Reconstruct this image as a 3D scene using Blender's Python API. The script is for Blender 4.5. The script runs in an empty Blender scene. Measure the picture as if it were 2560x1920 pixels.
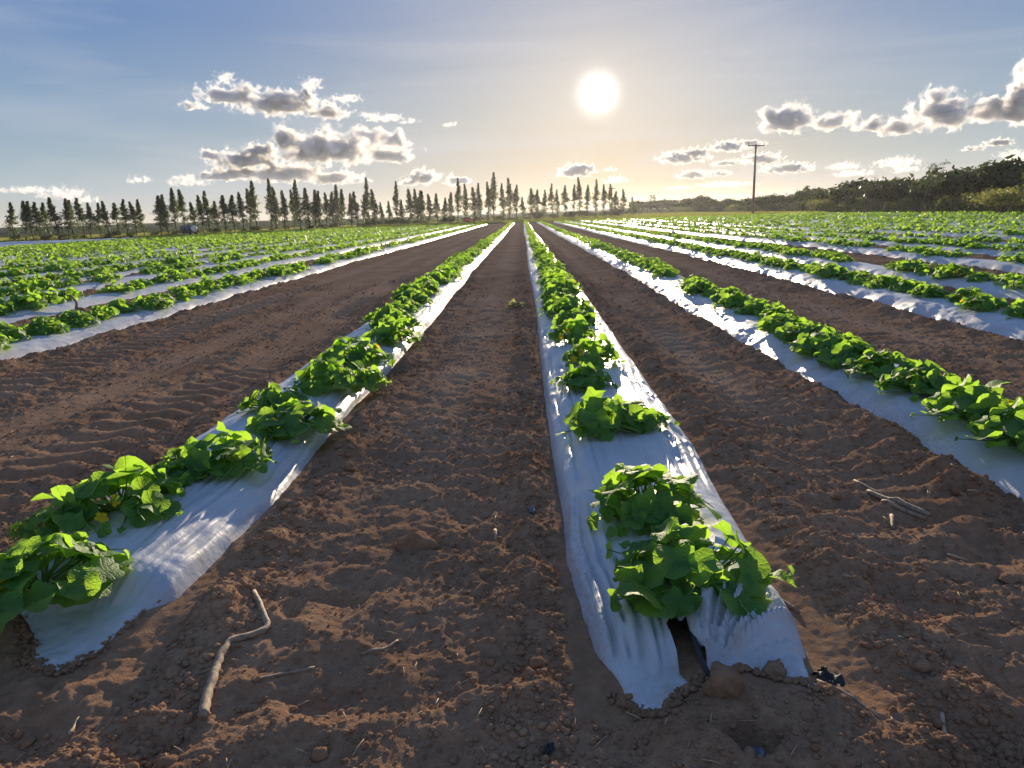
import bpy, math, random
import numpy as np
from mathutils import Vector, Matrix

random.seed(7)
RNG = np.random.default_rng(7)
scn = bpy.context.scene
COL = scn.collection
F_PX, CAM_H = 1775.0, 1.2
# ------------------------------------------------------------------ camera frame (world +Y runs along the rows)
RM = np.array([[0.99932706, 0.02991765, -0.02122155],
               [0.01369781, 0.23231478, 0.9725442],
               [-0.03402631, 0.97218042, -0.23174864]])
def ray(px, py):
    d = RM @ np.array([(px - 1280) / F_PX, -(py - 960) / F_PX, 1.0])
    return d / np.linalg.norm(d)
def gpt(px, py, z=0.0):
    d = ray(px, py); t = (z - CAM_H) / d[2]
    return np.array([0, 0, CAM_H]) + d * t
def at_y(px, py, Y):
    d = ray(px, py); t = Y / d[1]
    return np.array([0, 0, CAM_H]) + d * t
def in_frame(x, y, z=0.1, m=30):
    c = RM.T @ np.array([x, y, z - CAM_H])
    if c[2] <= 0.05: return False
    u, v = 1280 + F_PX * c[0] / c[2], 960 - F_PX * c[1] / c[2]
    return -m < u < 2560 + m and -m < v < 1920 + m

# ------------------------------------------------------------------ noise
TAB = np.random.default_rng(11).random(65536).astype(np.float64)
def vnoise(x, y, s=0):
    xi = np.floor(x).astype(np.int64); yi = np.floor(y).astype(np.int64)
    fx = x - xi; fy = y - yi
    fx = fx * fx * fx * (fx * (fx * 6 - 15) + 10); fy = fy * fy * fy * (fy * (fy * 6 - 15) + 10)
    h = lambda a, b: TAB[((a * 73856093) ^ (b * 19349663) ^ (s * 83492791)) & 65535]
    a = h(xi, yi); b = h(xi + 1, yi); c = h(xi, yi + 1); d = h(xi + 1, yi + 1)
    return (a + (b - a) * fx + (c - a) * fy + (a - b - c + d) * fx * fy) * 2 - 1
def fbm(x, y, s=0, o=4, g=0.5):
    r = 0; amp = 1; t = 0
    for k in range(o):
        r = r + amp * vnoise(x, y, s + 17 * k); t += amp
        x = x * 2.03 + 13.1; y = y * 2.03 + 7.7; amp *= g
    return r / t
def vnoise3(x, y, z, s=0):
    xi = np.floor(x).astype(np.int64); yi = np.floor(y).astype(np.int64); zi = np.floor(z).astype(np.int64)
    fx = x - xi; fy = y - yi; fz = z - zi
    fx = fx * fx * (3 - 2 * fx); fy = fy * fy * (3 - 2 * fy); fz = fz * fz * (3 - 2 * fz)
    h = lambda a, b, c: TAB[((a * 73856093) ^ (b * 19349663) ^ (c * 50331653) ^ (s * 83492791)) & 65535]
    l = lambda a, b, t: a + (b - a) * t
    r = l(l(l(h(xi, yi, zi), h(xi + 1, yi, zi), fx), l(h(xi, yi + 1, zi), h(xi + 1, yi + 1, zi), fx), fy),
          l(l(h(xi, yi, zi + 1), h(xi + 1, yi, zi + 1), fx), l(h(xi, yi + 1, zi + 1), h(xi + 1, yi + 1, zi + 1), fx), fy), fz)
    return r * 2 - 1
def sstep(a, b, x):
    t = np.clip((x - a) / (b - a), 0, 1)
    return t * t * (3 - 2 * t)

# ------------------------------------------------------------------ mesh helpers
def mesh_obj(name, V, F, mats, parent=None, smooth=True, mi=None, uv=None, link=True):
    """V (n,3), F list of faces or an (m,k) array -> one linked mesh object"""
    me = bpy.data.meshes.new(name)
    V = np.asarray(V, dtype=np.float32)
    if isinstance(F, np.ndarray):
        m, k = F.shape
        loops = F.reshape(-1).astype(np.int32); starts = np.arange(0, m * k, k, dtype=np.int32)
    else:
        loops = np.array([i for f in F for i in f], dtype=np.int32)
        ln = np.array([len(f) for f in F]); m = len(F)
        starts = np.concatenate([[0], np.cumsum(ln)[:-1]]).astype(np.int32)
    me.vertices.add(len(V)); me.vertices.foreach_set('co', V.reshape(-1))
    me.loops.add(len(loops)); me.loops.foreach_set('vertex_index', loops)
    me.polygons.add(m); me.polygons.foreach_set('loop_start', starts)
    if smooth: me.polygons.foreach_set('use_smooth', np.ones(m, dtype=bool))
    for a in (mats if isinstance(mats, (list, tuple)) else [mats]): me.materials.append(a)
    if mi is not None: me.polygons.foreach_set('material_index', np.asarray(mi, dtype=np.int32))
    if uv is not None:
        l = me.uv_layers.new(name='UVMap')
        l.data.foreach_set('uv', np.asarray(uv, dtype=np.float32)[loops].reshape(-1))
    me.update(calc_edges=True); me.validate()
    o = bpy.data.objects.new(name, me)
    if link: COL.objects.link(o)
    if parent is not None: o.parent = parent
    return o
def tag(o, label=None, cat=None, group=None, kind=None):
    if label: o['label'] = label
    if cat: o['category'] = cat
    if group: o['group'] = group
    if kind: o['kind'] = kind
    return o
def empty(name, loc, rz=0.0, sc=1.0):
    o = bpy.data.objects.new(name, None); COL.objects.link(o)
    o.empty_display_size = 0.1
    o.location = loc; o.rotation_euler = (0, 0, rz); o.scale = (sc, sc, sc)
    return o
def copy_tree(src, kids, loc, rz, sc):
    r = src.copy(); COL.objects.link(r); r.location = loc; r.rotation_euler = (0, 0, rz); r.scale = sc if hasattr(sc, '__len__') else (sc, sc, sc)
    for ch, subs in kids:
        c = ch.copy(); COL.objects.link(c); c.parent = r
        for s in subs:
            d = s.copy(); COL.objects.link(d); d.parent = c
    for k in ('label', 'group', 'category'):
        if k in r: del r[k]
    return r
class MB:
    """collects tubes, boxes and quads into one mesh"""
    def __init__(s): s.V = []; s.F = []; s.n = 0
    def add(s, V, F):
        V = np.asarray(V, float); s.V.append(V); s.F += [tuple(i + s.n for i in f) for f in F]; s.n += len(V)
    def tube(s, pts, rad, seg=7, cap=True):
        pts = [np.asarray(p, float) for p in pts]; n = len(pts)
        rad = [rad] * n if not hasattr(rad, '__len__') else rad
        V = []; up = np.array([0.31, 0.17, 0.93])
        for i, p in enumerate(pts):
            t = pts[min(i + 1, n - 1)] - pts[max(i - 1, 0)]; t = t / (np.linalg.norm(t) + 1e-9)
            if abs(t @ up) > 0.95: up = np.array([0.9, 0.3, 0.1])
            a = np.cross(t, up); a /= np.linalg.norm(a); b = np.cross(t, a)
            for k in range(seg):
                w = 2 * math.pi * k / seg
                V.append(p + rad[i] * (math.cos(w) * a + math.sin(w) * b))
        F = [(i * seg + k, i * seg + (k + 1) % seg, (i + 1) * seg + (k + 1) % seg, (i + 1) * seg + k) for i in range(n - 1) for k in range(seg)]
        if cap: F += [tuple(range(seg))[::-1], tuple(range((n - 1) * seg, n * seg))]
        s.add(V, F)
    def box(s, c, d, ax=None):
        ax = np.eye(3) if ax is None else ax
        V = [np.asarray(c) + ax @ (np.array([i, j, k]) * np.asarray(d) / 2) for i in (-1, 1) for j in (-1, 1) for k in (-1, 1)]
        s.add(V, [(0, 1, 3, 2), (4, 6, 7, 5), (0, 4, 5, 1), (2, 3, 7, 6), (0, 2, 6, 4), (1, 5, 7, 3)])
    def build(s, name, mat, parent=None, smooth=True):
        return mesh_obj(name, np.concatenate(s.V), s.F, mat, parent, smooth)

# ------------------------------------------------------------------ materials
def new_mat(name):
    m = bpy.data.materials.new(name); m.use_nodes = True
    nt = m.node_tree; nt.nodes.clear()
    out = nt.nodes.new('ShaderNodeOutputMaterial')
    N = lambda t, **k: _mk(nt, t, k)
    return m, nt, out, N
def _mk(nt, t, k):
    n = nt.nodes.new(t)
    for a, b in k.items(): setattr(n, a, b)
    return n
def noise(nt, N, vec, scale, detail=4, rough=0.55):
    n = N('ShaderNodeTexNoise'); n.inputs['Scale'].default_value = scale; n.inputs['Detail'].default_value = detail
    n.inputs['Roughness'].default_value = rough
    if vec is not None: nt.links.new(vec, n.inputs['Vector'])
    return n
def ramp(nt, N, fac, stops):
    r = N('ShaderNodeValToRGB'); e = r.color_ramp.elements
    while len(e) < len(stops): e.new(0.5)
    for q, (p, c) in zip(e, stops): q.position = p; q.color = (*c, 1)
    nt.links.new(fac, r.inputs['Fac']); return r
def mat_simple(name, col, rough=0.6, var=0.25, scale=30, bump=0.3, metal=0.0, obj=True, dist=0.004):
    m, nt, out, N = new_mat(name)
    tc = N('ShaderNodeTexCoord'); n = noise(nt, N, tc.outputs['Object'], scale)
    r = ramp(nt, N, n.outputs['Fac'], [(0.3, [c * (1 - var) for c in col]), (0.7, [min(1, c * (1 + var)) for c in col])])
    p = N('ShaderNodeBsdfPrincipled'); p.inputs['Roughness'].default_value = rough; p.inputs['Metallic'].default_value = metal
    nt.links.new(r.outputs['Color'], p.inputs['Base Color'])
    b = N('ShaderNodeBump'); b.inputs['Strength'].default_value = bump; b.inputs['Distance'].default_value = dist
    nt.links.new(n.outputs['Fac'], b.inputs['Height']); nt.links.new(b.outputs['Normal'], p.inputs['Normal'])
    nt.links.new(p.outputs['BSDF'], out.inputs['Surface']); return m
def mat_leaf(name, c0, c1, tr, mix=0.4, rough=0.5, veins=False, rnd=True, spec=0.35):
    m, nt, out, N = new_mat(name)
    tc = N('ShaderNodeTexCoord'); L = nt.links.new
    n = noise(nt, N, tc.outputs['Object'], 9 if veins else 0.9, 3)
    r = ramp(nt, N, n.outputs['Fac'], [(0.32, c0), (0.68, c1)])
    col = r.outputs['Color']
    p = N('ShaderNodeBsdfPrincipled'); p.inputs['Roughness'].default_value = rough; p.inputs['Specular IOR Level'].default_value = spec
    t = N('ShaderNodeBsdfTranslucent'); t.inputs['Color'].default_value = (*tr, 1)
    if veins:
        sp = N('ShaderNodeSeparateXYZ'); L(tc.outputs['UV'], sp.inputs[0])
        at = N('ShaderNodeMath', operation='ARCTAN2'); L(sp.outputs['Y'], at.inputs[0]); L(sp.outputs['X'], at.inputs[1])
        mu = N('ShaderNodeMath', operation='MULTIPLY'); L(at.outputs[0], mu.inputs[0]); mu.inputs[1].default_value = 3.5
        sn = N('ShaderNodeMath', operation='COSINE'); L(mu.outputs[0], sn.inputs[0])
        ab = N('ShaderNodeMath', operation='ABSOLUTE'); L(sn.outputs[0], ab.inputs[0])
        vr = N('ShaderNodeMapRange'); L(ab.outputs[0], vr.inputs['Value']); vr.inputs['From Min'].default_value = 0.0; vr.inputs['From Max'].default_value = 0.16
        vr.inputs['To Min'].default_value = 1; vr.inputs['To Max'].default_value = 0
        mx = N('ShaderNodeMix', data_type='RGBA'); L(vr.outputs[0], mx.inputs['Factor']); L(col, mx.inputs['A'])
        mx.inputs['B'].default_value = (c1[0] * 2.2, c1[1] * 1.7, c1[2] * 2.2, 1)
        col = mx.outputs['Result']
        w = noise(nt, N, tc.outputs['UV'], 7, 2)
        ad = N('ShaderNodeMath', operation='SUBTRACT'); L(w.outputs['Fac'], ad.inputs[0]); L(vr.outputs[0], ad.inputs[1])
        b = N('ShaderNodeBump'); b.inputs['Strength'].default_value = 0.7; b.inputs['Distance'].default_value = 0.006
        L(ad.outputs[0], b.inputs['Height']); L(b.outputs['Normal'], p.inputs['Normal']); L(b.outputs['Normal'], t.inputs['Normal'])
        mt = N('ShaderNodeMix', data_type='RGBA'); L(n.outputs['Fac'], mt.inputs['Factor'])
        mt.inputs['A'].default_value = (tr[0] * 0.55, tr[1] * 0.75, tr[2] * 0.7, 1); mt.inputs['B'].default_value = (tr[0] * 1.3, tr[1] * 1.1, tr[2], 1)
        L(mt.outputs['Result'], t.inputs['Color'])
    L(col, p.inputs['Base Color'])
    ms = N('ShaderNodeMixShader'); ms.inputs[0].default_value = mix
    L(p.outputs['BSDF'], ms.inputs[1]); L(t.outputs['BSDF'], ms.inputs[2]); L(ms.outputs[0], out.inputs['Surface'])
    return m

def mat_soil():
    m, nt, out, N = new_mat('soil'); L = nt.links.new
    g = N('ShaderNodeNewGeometry'); P = g.outputs['Position']
    n1 = noise(nt, N, P, 1.3, 5); n2 = noise(nt, N, P, 22, 6, 0.65); n3 = noise(nt, N, P, 140, 4, 0.7)
    mixn = N('ShaderNodeMath', operation='ADD'); L(n1.outputs['Fac'], mixn.inputs[0]); L(n2.outputs['Fac'], mixn.inputs[1])
    hf = N('ShaderNodeMath', operation='MULTIPLY'); L(mixn.outputs[0], hf.inputs[0]); hf.inputs[1].default_value = 0.5
    soil = ramp(nt, N, hf.outputs[0], [(0.32, (0.215, 0.122, 0.070)), (0.52, (0.355, 0.210, 0.124)), (0.70, (0.50, 0.315, 0.190))])
    # pale straw and grit flecks
    vo = N('ShaderNodeTexVoronoi'); vo.inputs['Scale'].default_value = 38; L(P, vo.inputs['Vector'])
    fl = N('ShaderNodeMapRange'); L(vo.outputs['Distance'], fl.inputs['Value']); fl.inputs['From Min'].default_value = 0.05; fl.inputs['From Max'].default_value = 0.11
    fl.inputs['To Min'].default_value = 0.55; fl.inputs['To Max'].default_value = 0.0
    mf = N('ShaderNodeMix', data_type='RGBA'); L(fl.outputs[0], mf.inputs['Factor']); L(soil.outputs['Color'], mf.inputs['A']); mf.inputs['B'].default_value = (0.36, 0.25, 0.16, 1)
    a0 = N('ShaderNodeAttribute', attribute_name='track'); m0 = N('ShaderNodeMix', data_type='RGBA'); t0 = N('ShaderNodeMath', operation='MULTIPLY'); L(a0.outputs['Fac'], t0.inputs[0]); t0.inputs[1].default_value = .7
    L(t0.outputs[0], m0.inputs['Factor']); L(mf.outputs['Result'], m0.inputs['A']); m0.inputs['B'].default_value = (.47, .31, .20, 1); mf = m0
    # beyond the field: rough grass, then scrub land
    gr = ramp(nt, N, noise(nt, N, P, 0.35, 5).outputs['Fac'], [(0.35, (0.075, 0.095, 0.020)), (0.65, (0.16, 0.15, 0.045))])
    wd = ramp(nt, N, noise(nt, N, P, 0.012, 5, 0.6).outputs['Fac'], [(0.4, (0.030, 0.048, 0.024)), (0.62, (0.075, 0.09, 0.045))])
    a1 = N('ShaderNodeAttribute', attribute_name='grass'); a2 = N('ShaderNodeAttribute', attribute_name='scrub')
    m1 = N('ShaderNodeMix', data_type='RGBA'); L(a1.outputs['Fac'], m1.inputs['Factor']); L(mf.outputs['Result'], m1.inputs['A']); L(gr.outputs['Color'], m1.inputs['B'])
    m2 = N('ShaderNodeMix', data_type='RGBA'); L(a2.outputs['Fac'], m2.inputs['Factor']); L(m1.outputs['Result'], m2.inputs['A']); L(wd.outputs['Color'], m2.inputs['B'])
    p = N('ShaderNodeBsdfDiffuse'); p.inputs['Roughness'].default_value = 0.6
    L(m2.outputs['Result'], p.inputs['Color'])
    h = N('ShaderNodeMath', operation='MULTIPLY_ADD'); L(n3.outputs['Fac'], h.inputs[0]); h.inputs[1].default_value = 0.55; L(n2.outputs['Fac'], h.inputs[2])
    b = N('ShaderNodeBump'); b.inputs['Strength'].default_value = 0.9; b.inputs['Distance'].default_value = 0.022
    L(h.outputs[0], b.inputs['Height']); L(b.outputs['Normal'], p.inputs['Normal'])
    L(p.outputs['BSDF'], out.inputs['Surface']); return m
def mat_film():
    m, nt, out, N = new_mat('white_plastic_film'); L = nt.links.new
    g = N('ShaderNodeNewGeometry'); P = g.outputs['Position']
    n1 = noise(nt, N, P, 5, 6, 0.6)
    mp = N('ShaderNodeMapping'); mp.inputs['Scale'].default_value = (170, 5, 6); L(P, mp.inputs['Vector'])
    n2 = noise(nt, N, mp.outputs[0], 1, 3)
    # dust smudges
    r = ramp(nt, N, n1.outputs['Fac'], [(0.26, (0.33, 0.30, 0.26)), (0.38, (0.41, 0.42, 0.44)), (0.7, (0.46, 0.472, 0.495))])
    p = N('ShaderNodeBsdfPrincipled'); p.inputs['Roughness'].default_value = 0.36; p.inputs['Specular IOR Level'].default_value = 0.3
    rr = N('ShaderNodeMapRange'); L(n1.outputs['Fac'], rr.inputs['Value']); rr.inputs['To Min'].default_value = 0.5; rr.inputs['To Max'].default_value = 0.30; L(rr.outputs[0], p.inputs['Roughness'])
    da = N('ShaderNodeAttribute', attribute_name='dirt'); n5 = noise(nt, N, P, 60, 4, .7)
    dm = N('ShaderNodeMapRange'); L(n5.outputs['Fac'], dm.inputs['Value']); dm.inputs['From Min'].default_value = .46; dm.inputs['From Max'].default_value = .66; dm.inputs['To Max'].default_value = 1.0
    dd = N('ShaderNodeMath', operation='MULTIPLY'); L(dm.outputs[0], dd.inputs[0]); L(da.outputs['Fac'], dd.inputs[1])
    dx_ = N('ShaderNodeMix', data_type='RGBA'); L(dd.outputs[0], dx_.inputs['Factor']); L(r.outputs['Color'], dx_.inputs['A']); dx_.inputs['B'].default_value = (.30, .18, .10, 1)
    L(dx_.outputs['Result'], p.inputs['Base Color'])
    n4 = noise(nt, N, P, 26, 3)
    h = N('ShaderNodeMath', operation='MULTIPLY_ADD'); L(n2.outputs['Fac'], h.inputs[0]); h.inputs[1].default_value = 0.30; L(n4.outputs['Fac'], h.inputs[2])
    b = N('ShaderNodeBump'); b.inputs['Strength'].default_value = 0.22; b.inputs['Distance'].default_value = 0.010
    L(h.outputs[0], b.inputs['Height']); L(b.outputs['Normal'], p.inputs['Normal'])
    L(p.outputs['BSDF'], out.inputs['Surface']); return m

M = dict(
    soil=mat_soil(), film=mat_film(),
    melon=mat_leaf('melon_leaf', (0.045, 0.122, 0.030), (0.090, 0.205, 0.046), (0.44, 0.74, 0.06), 0.50, 0.6, veins=True),
    melon_far=mat_leaf('melon_leaf_far', (0.040, 0.112, 0.022), (0.082, 0.185, 0.035), (0.43, 0.68, 0.05), 0.45, 0.55),
    stem=mat_leaf('melon_stem', (0.10, 0.19, 0.04), (0.16, 0.26, 0.06), (0.4, 0.6, 0.08), 0.25, 0.5),
    petal=mat_leaf('yellow_petal', (0.75, 0.48, 0.01), (0.85, 0.60, 0.02), (0.9, 0.6, 0.02), 0.4, 0.6),
    euc=mat_leaf('eucalyptus_leaf', (0.042, 0.066, 0.034), (0.072, 0.104, 0.050), (0.19, 0.25, 0.075), 0.30, 0.5),
    scrub=mat_leaf('scrub_leaf', (0.018, 0.031, 0.012), (0.038, 0.058, 0.019), (0.10, 0.14, 0.025), 0.22, 0.55),
    olive=mat_leaf('olive_leaf', (0.085, 0.105, 0.03), (0.14, 0.155, 0.045), (0.34, 0.36, 0.07), 0.38, 0.55),
    grass=mat_leaf('grass_blade', (0.075, 0.10, 0.020), (0.15, 0.16, 0.045), (0.34, 0.36, 0.07), 0.4, 0.6),
    bark=mat_simple('bark', (0.13, 0.10, 0.075), 0.85, 0.35, 6, 0.6),
    stick=mat_simple('dead_stick', (0.26, 0.18, 0.115), 0.8, 0.4, 60, 0.6),
    straw=mat_simple('straw', (0.38, 0.28, 0.17), 0.8, 0.35, 25, 0.3),
    pole=mat_simple('pole_concrete', (0.17, 0.13, 0.11), 0.85, 0.2, 3, 0.2),
    wire=mat_simple('cable', (0.05, 0.05, 0.055), 0.5, 0.1, 5, 0.0),
    rubber=mat_simple('black_rubber', (0.022, 0.021, 0.021), 0.75, 0.3, 60, 0.2),
    tank=mat_simple('painted_steel', (0.060, 0.075, 0.105), 0.45, 0.25, 3, 0.1),
    pale=mat_simple('pale_paint', (0.80, 0.74, 0.64), 0.5, 0.12, 4, 0.1),
    red=mat_simple('red_paint', (0.75, 0.045, 0.045), 0.45, 0.12, 3, 0.1),
    scrap=mat_simple('grey_film_scrap', (0.13, 0.15, 0.19), 0.55, 0.25, 30, 0.3),
    wilt=mat_leaf('wilted_leaf', (0.20, 0.24, 0.08), (0.33, 0.34, 0.14), (0.5, 0.5, 0.12), 0.3, 0.6),
)
# ------------------------------------------------------------------ field layout
SPEC = [0.0]
RIGHT = [2.36, 4.62, 6.05, 8.3, 10.0, 11.7, 13.9, 15.5, 17.2, 19.4, 21.0, 22.7, 24.9, 26.5, 28.2, 30.3, 31.9, 33.5]
LEFT = [-5.22, -7.15, -8.97, -10.5, -12.8, -14.9, -17.2, -18.9, -20.6, -22.6, -24.3, -26.1, -28.0, -29.7, -31.5, -33.4, -35.2, -37.0, -38.8]
BARE = [-41.0 - 1.75 * k for k in range(13)]
CENT = np.array(sorted([0.49, -1.47] + RIGHT + LEFT + BARE))
def y_far(x):
    return float(np.interp(x, [-70, -45, -38, -24, 0, 14, 34], [88, 88, 89, 103, 104, 101, 90]))
def y_near(x):
    if abs(x - 0.49) < .1: return 1.50
    if abs(x + 1.47) < .1: return 1.78
    return max(-.6, abs(x) * .62 - 1.9) if abs(x) < 40 else abs(x) / .95
YF = np.array([y_far(c) for c in CENT])
def wob(c, y):
    return 0.05 * vnoise(np.asarray(y) * 0.11, np.full(np.shape(y), c * 3.7), 5) * sstep(3.0, 9.0, np.asarray(y)) + 0.025 * vnoise(np.asarray(y) * 0.45, np.full(np.shape(y), c * 5.1), 6)
def base_z(x, y):
    f = 1 / (1 + (np.abs(y) / 160.0) ** 2)
    return f * (0.022 * fbm(x * 0.7, y * 0.7, 3, 2) + 0.05 * vnoise(x * 0.06, y * 0.05, 4) * sstep(6, 25, y))
DIPS = [(-0.52, 1.62, .13, .030), (-0.05, 1.72, .12, .034), (0.02, 2.35, .13, .03), (-0.62, 2.1, .14, .03), (-0.28, 2.75, .13, .026), (-0.9, 1.42, .12, .03), (1.25, 1.55, .14, .035), (1.15, 2.0, .13, .04),
        (1.62, 2.25, .15, .035), (1.02, 1.38, .1, .035), (1.5, 1.62, .13, .03), (1.95, 2.9, .15, .03), (1.2, 2.7, .13, .026), (-1.0, 2.5, .1, .024), (-0.2, 1.35, .12, .03), (-1.25, 1.45, .13, .03),
        (0.05, 2.0, .08, .026), (1.55, 3.4, .15, .025), (-2.4, 3.0, .15, .03), (-2.1, 2.3, .13, .03), (0.95, 3.2, .12, .022), (1.8, 1.9, .12, .03)]
def ground_z(x, y):
    shp = x.shape; x = x.ravel(); y = y.ravel()
    i = np.clip(np.searchsorted(CENT, x), 1, len(CENT) - 1)
    j = np.where(np.abs(x - CENT[i - 1]) < np.abs(x - CENT[i]), i - 1, i)
    c = CENT[j]; w = wob_v(c, y)
    d = np.abs(x - c - w)
    infield = sstep(0, 1.2, YF[j] - y) * sstep(-.15, .15, y - np.where(np.abs(c - .49) < .1, 1.52, np.where(np.abs(c + 1.47) < .1, 1.82, np.maximum(-.6, np.abs(c) * .62 - 1.9) + .1)))
    infield = infield * (np.abs(x) < 63) * (x < 34.2)
    det = 1 / (1 + (y / 45.0) ** 2)
    z = base_z(x, y)
    lane = 1 - sstep(.60, .30, d) * infield
    rough = 0.35 + 0.65 * sstep(-.25, .35, fbm(x * 1.1, y * .8, 21, 2))
    n1 = np.abs(fbm(x * 6, y * 6, 31, 2)); n2 = np.abs(fbm(x * 17, y * 17, 41, 2)); n3 = fbm(x * 48, y * 48, 51, 2)
    cl = (0.024 * (n1 - .2) + 0.017 * (n2 - .2) * rough + 0.010 * n3 * (.4 + .6 * rough))
    trk = 0
    for tx, tw in ((-2.42, .24), (-3.2, .25), (-4.0, .22)): trk = np.maximum(trk, np.exp(-((x - tx - .08 * vnoise(y * .12, y * 0 + tx, 9)) / tw) ** 4) * sstep(2.0, 4.0, y))
    wide = sstep(.5, .9, np.abs(x + .49 - 1.0 * 0)) * (x > -4.7) * (x < -1.95)
    z = z + det * cl * (0.35 + 0.65 * lane) * (1 - .65 * trk)
    # ripples pulled across the lanes by the harrow
    z = z + det * 0.007 * lane * (1 - .8 * wide) * sstep(-.1, .5, vnoise(x * .8, y * .35, 61)) * np.sin(y * 34 + 3.0 * fbm(x * 2, y * 1.5, 62, 2) * 3)
    # lengthwise furrows
    z = z + det * (0.010 + .016 * wide * sstep(2, 5, y)) * lane * fbm(x * 4.5, y * 0.16, 71, 2)
    # soil shoulder thrown against the plastic, then the bed core
    sh = np.exp(-((d - .50) / .10) ** 2) * infield
    z = z + sh * (0.040 + det * (0.060 * np.clip(fbm(x * 5, y * 4, 81, 3), -.6, 1)))
    z = z + infield * sstep(.42, .20, d) * .065 - infield * sstep(.40, .30, d) * .03
    # path between the two near rows: gentle crown
    z = z + 0.035 * np.exp(-((x + .48) / .28) ** 2) * sstep(2.6, 4.5, y) * det
    # wheel tracks in the wide lane and in the lane right of the near row
    for tx, tw in ((-2.42, .20), (-4.0, .18), (1.38, .14)):
        k = np.exp(-((x - tx - .08 * vnoise(y * .12, y * 0 + tx, 9)) / tw) ** 4) * sstep(2.0, 4.0, y)
        z = z - k * .024 + k * det * (0.026 if tx < -2 else .012) * np.tanh(3 * np.sin(y * 29 + np.abs(x - tx) * 18)) * sstep(-.35, .1, vnoise(x * .9, y * .4, 95))
        kk = np.exp(-((np.abs(x - tx) - tw - .07) / .06) ** 2) * sstep(2.0, 4.0, y)
        z = z + kk * .018 * (1 + fbm(x * 7, y * 5, 97, 2))
    for (a, b, r, h) in DIPS:
        q = np.hypot(x - a, (y - b) * .9) / r * (1 + .35 * vnoise(x * 9, y * 9, 99))
        h = h * .8
        z = z - h * np.exp(-q ** 2 * 1.6) + h * .55 * np.exp(-((q - 1.15) / .3) ** 2)
    # soil heaped over the end of the right-hand near row, with a small hole in it
    q = np.hypot((x - .50) / .34, (y - 1.36) / .20) * (1 + .25 * vnoise(x * 8, y * 8, 77))
    z = z + .060 * np.exp(-q ** 4)
    hq = np.hypot(x - .475, (y - 1.36) * .85) / .050 * (1 + .3 * vnoise(x * 22, y * 22, 78))
    z = z - .085 * np.exp(-hq ** 4)
    q = np.hypot((x + 1.55) / .35, (y - 1.66) / .14)
    z = z + .02 * np.exp(-q ** 4)
    # near headland lumps
    z = z + .015 * fbm(x * 2.3, y * 2.3, 111, 3) * sstep(2.4, 1.3, y)
    # far land: slightly lower on the left, rising behind the scrub on the right
    fy = sstep(140, 700, np.hypot(x, y))
    z = z + fy * (3.2 + 3.0 * fbm(x * .006, y * .004, 121, 3))
    return z.reshape(shp)
def wob_v(c, y):
    return 0.05 * vnoise(y * 0.11, c * 3.7, 5) * sstep(3.0, 9.0, y) + 0.025 * vnoise(y * 0.45, c * 5.1, 6)
def gz(x, y):
    return float(ground_z(np.array([float(x)]), np.array([float(y)]))[0])

# ------------------------------------------------------------------ ground: one sheet to the horizon
def build_ground():
    ys = [-40, -20, -10, -5, -2.5, -1.2, -.5, -.1, .2, .45, .65]
    y = .8
    while y < 1050:
        ys.append(y); y += max(.0062, .0047 * y) if y < 130 else .05 * y
    ys = np.array(ys)
    us = np.concatenate([-np.geomspace(9, .96, 60), np.linspace(-.95, .95, 1060), np.geomspace(.96, 9, 60)])
    X = us[None, :] * (np.maximum(ys, 0)[:, None] * 1.0 + 1.6); Y = np.repeat(ys[:, None], len(us), 1)
    X = X * np.where(ys < 0, 4, 1)[:, None] if False else X
    Z = ground_z(X, Y)
    ny, nx = X.shape
    idx = np.arange(ny * nx).reshape(ny, nx)
    Fq = np.stack([idx[:-1, :-1], idx[:-1, 1:], idx[1:, 1:], idx[1:, :-1]], -1).reshape(-1, 4)
    o = mesh_obj('ground', np.stack([X, Y, Z], -1).reshape(-1, 3), Fq, M['soil'])
    x, y = X.ravel(), Y.ravel()
    yf = np.interp(x, [-70, -45, -38, -24, 0, 14, 34], [88, 88, 89, 103, 104, 101, 90])
    wv = 1.5 * fbm(x * .25, y * .25, 131, 2)
    grass = np.maximum(sstep(2.0, 6.0, y - yf + wv), np.maximum(sstep(38.6, 40.5, x + wv * .5), sstep(63.5, 66, -x)))
    scrub = sstep(190, 330, np.hypot(x, y) + wv * 12)
    trk = 0
    for tx, tw in ((-2.55, .22), (-3.25, .22), (-4.0, .22), (1.38, .2), (-.48, .22), (3.5, .2)):
        trk = np.maximum(trk, np.exp(-((x - tx - .08 * vnoise(y * .12, y * 0 + tx, 9)) / tw) ** 2) * (.55 + .6 * fbm(x * 1.5, y * .6, 141, 3)))
    trk = np.clip(trk, 0, 1) * sstep(2.2, 4.5, y) * (1 - grass)
    for nm, a in (('grass', grass), ('scrub', scrub), ('track', trk)):
        at = o.data.attributes.new(nm, 'FLOAT', 'POINT'); at.data.foreach_set('value', a.astype(np.float32))
    tag(o, 'reddish brown tilled soil between the white mulch rows', 'ground', kind='structure')
    return o
build_ground()

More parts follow.
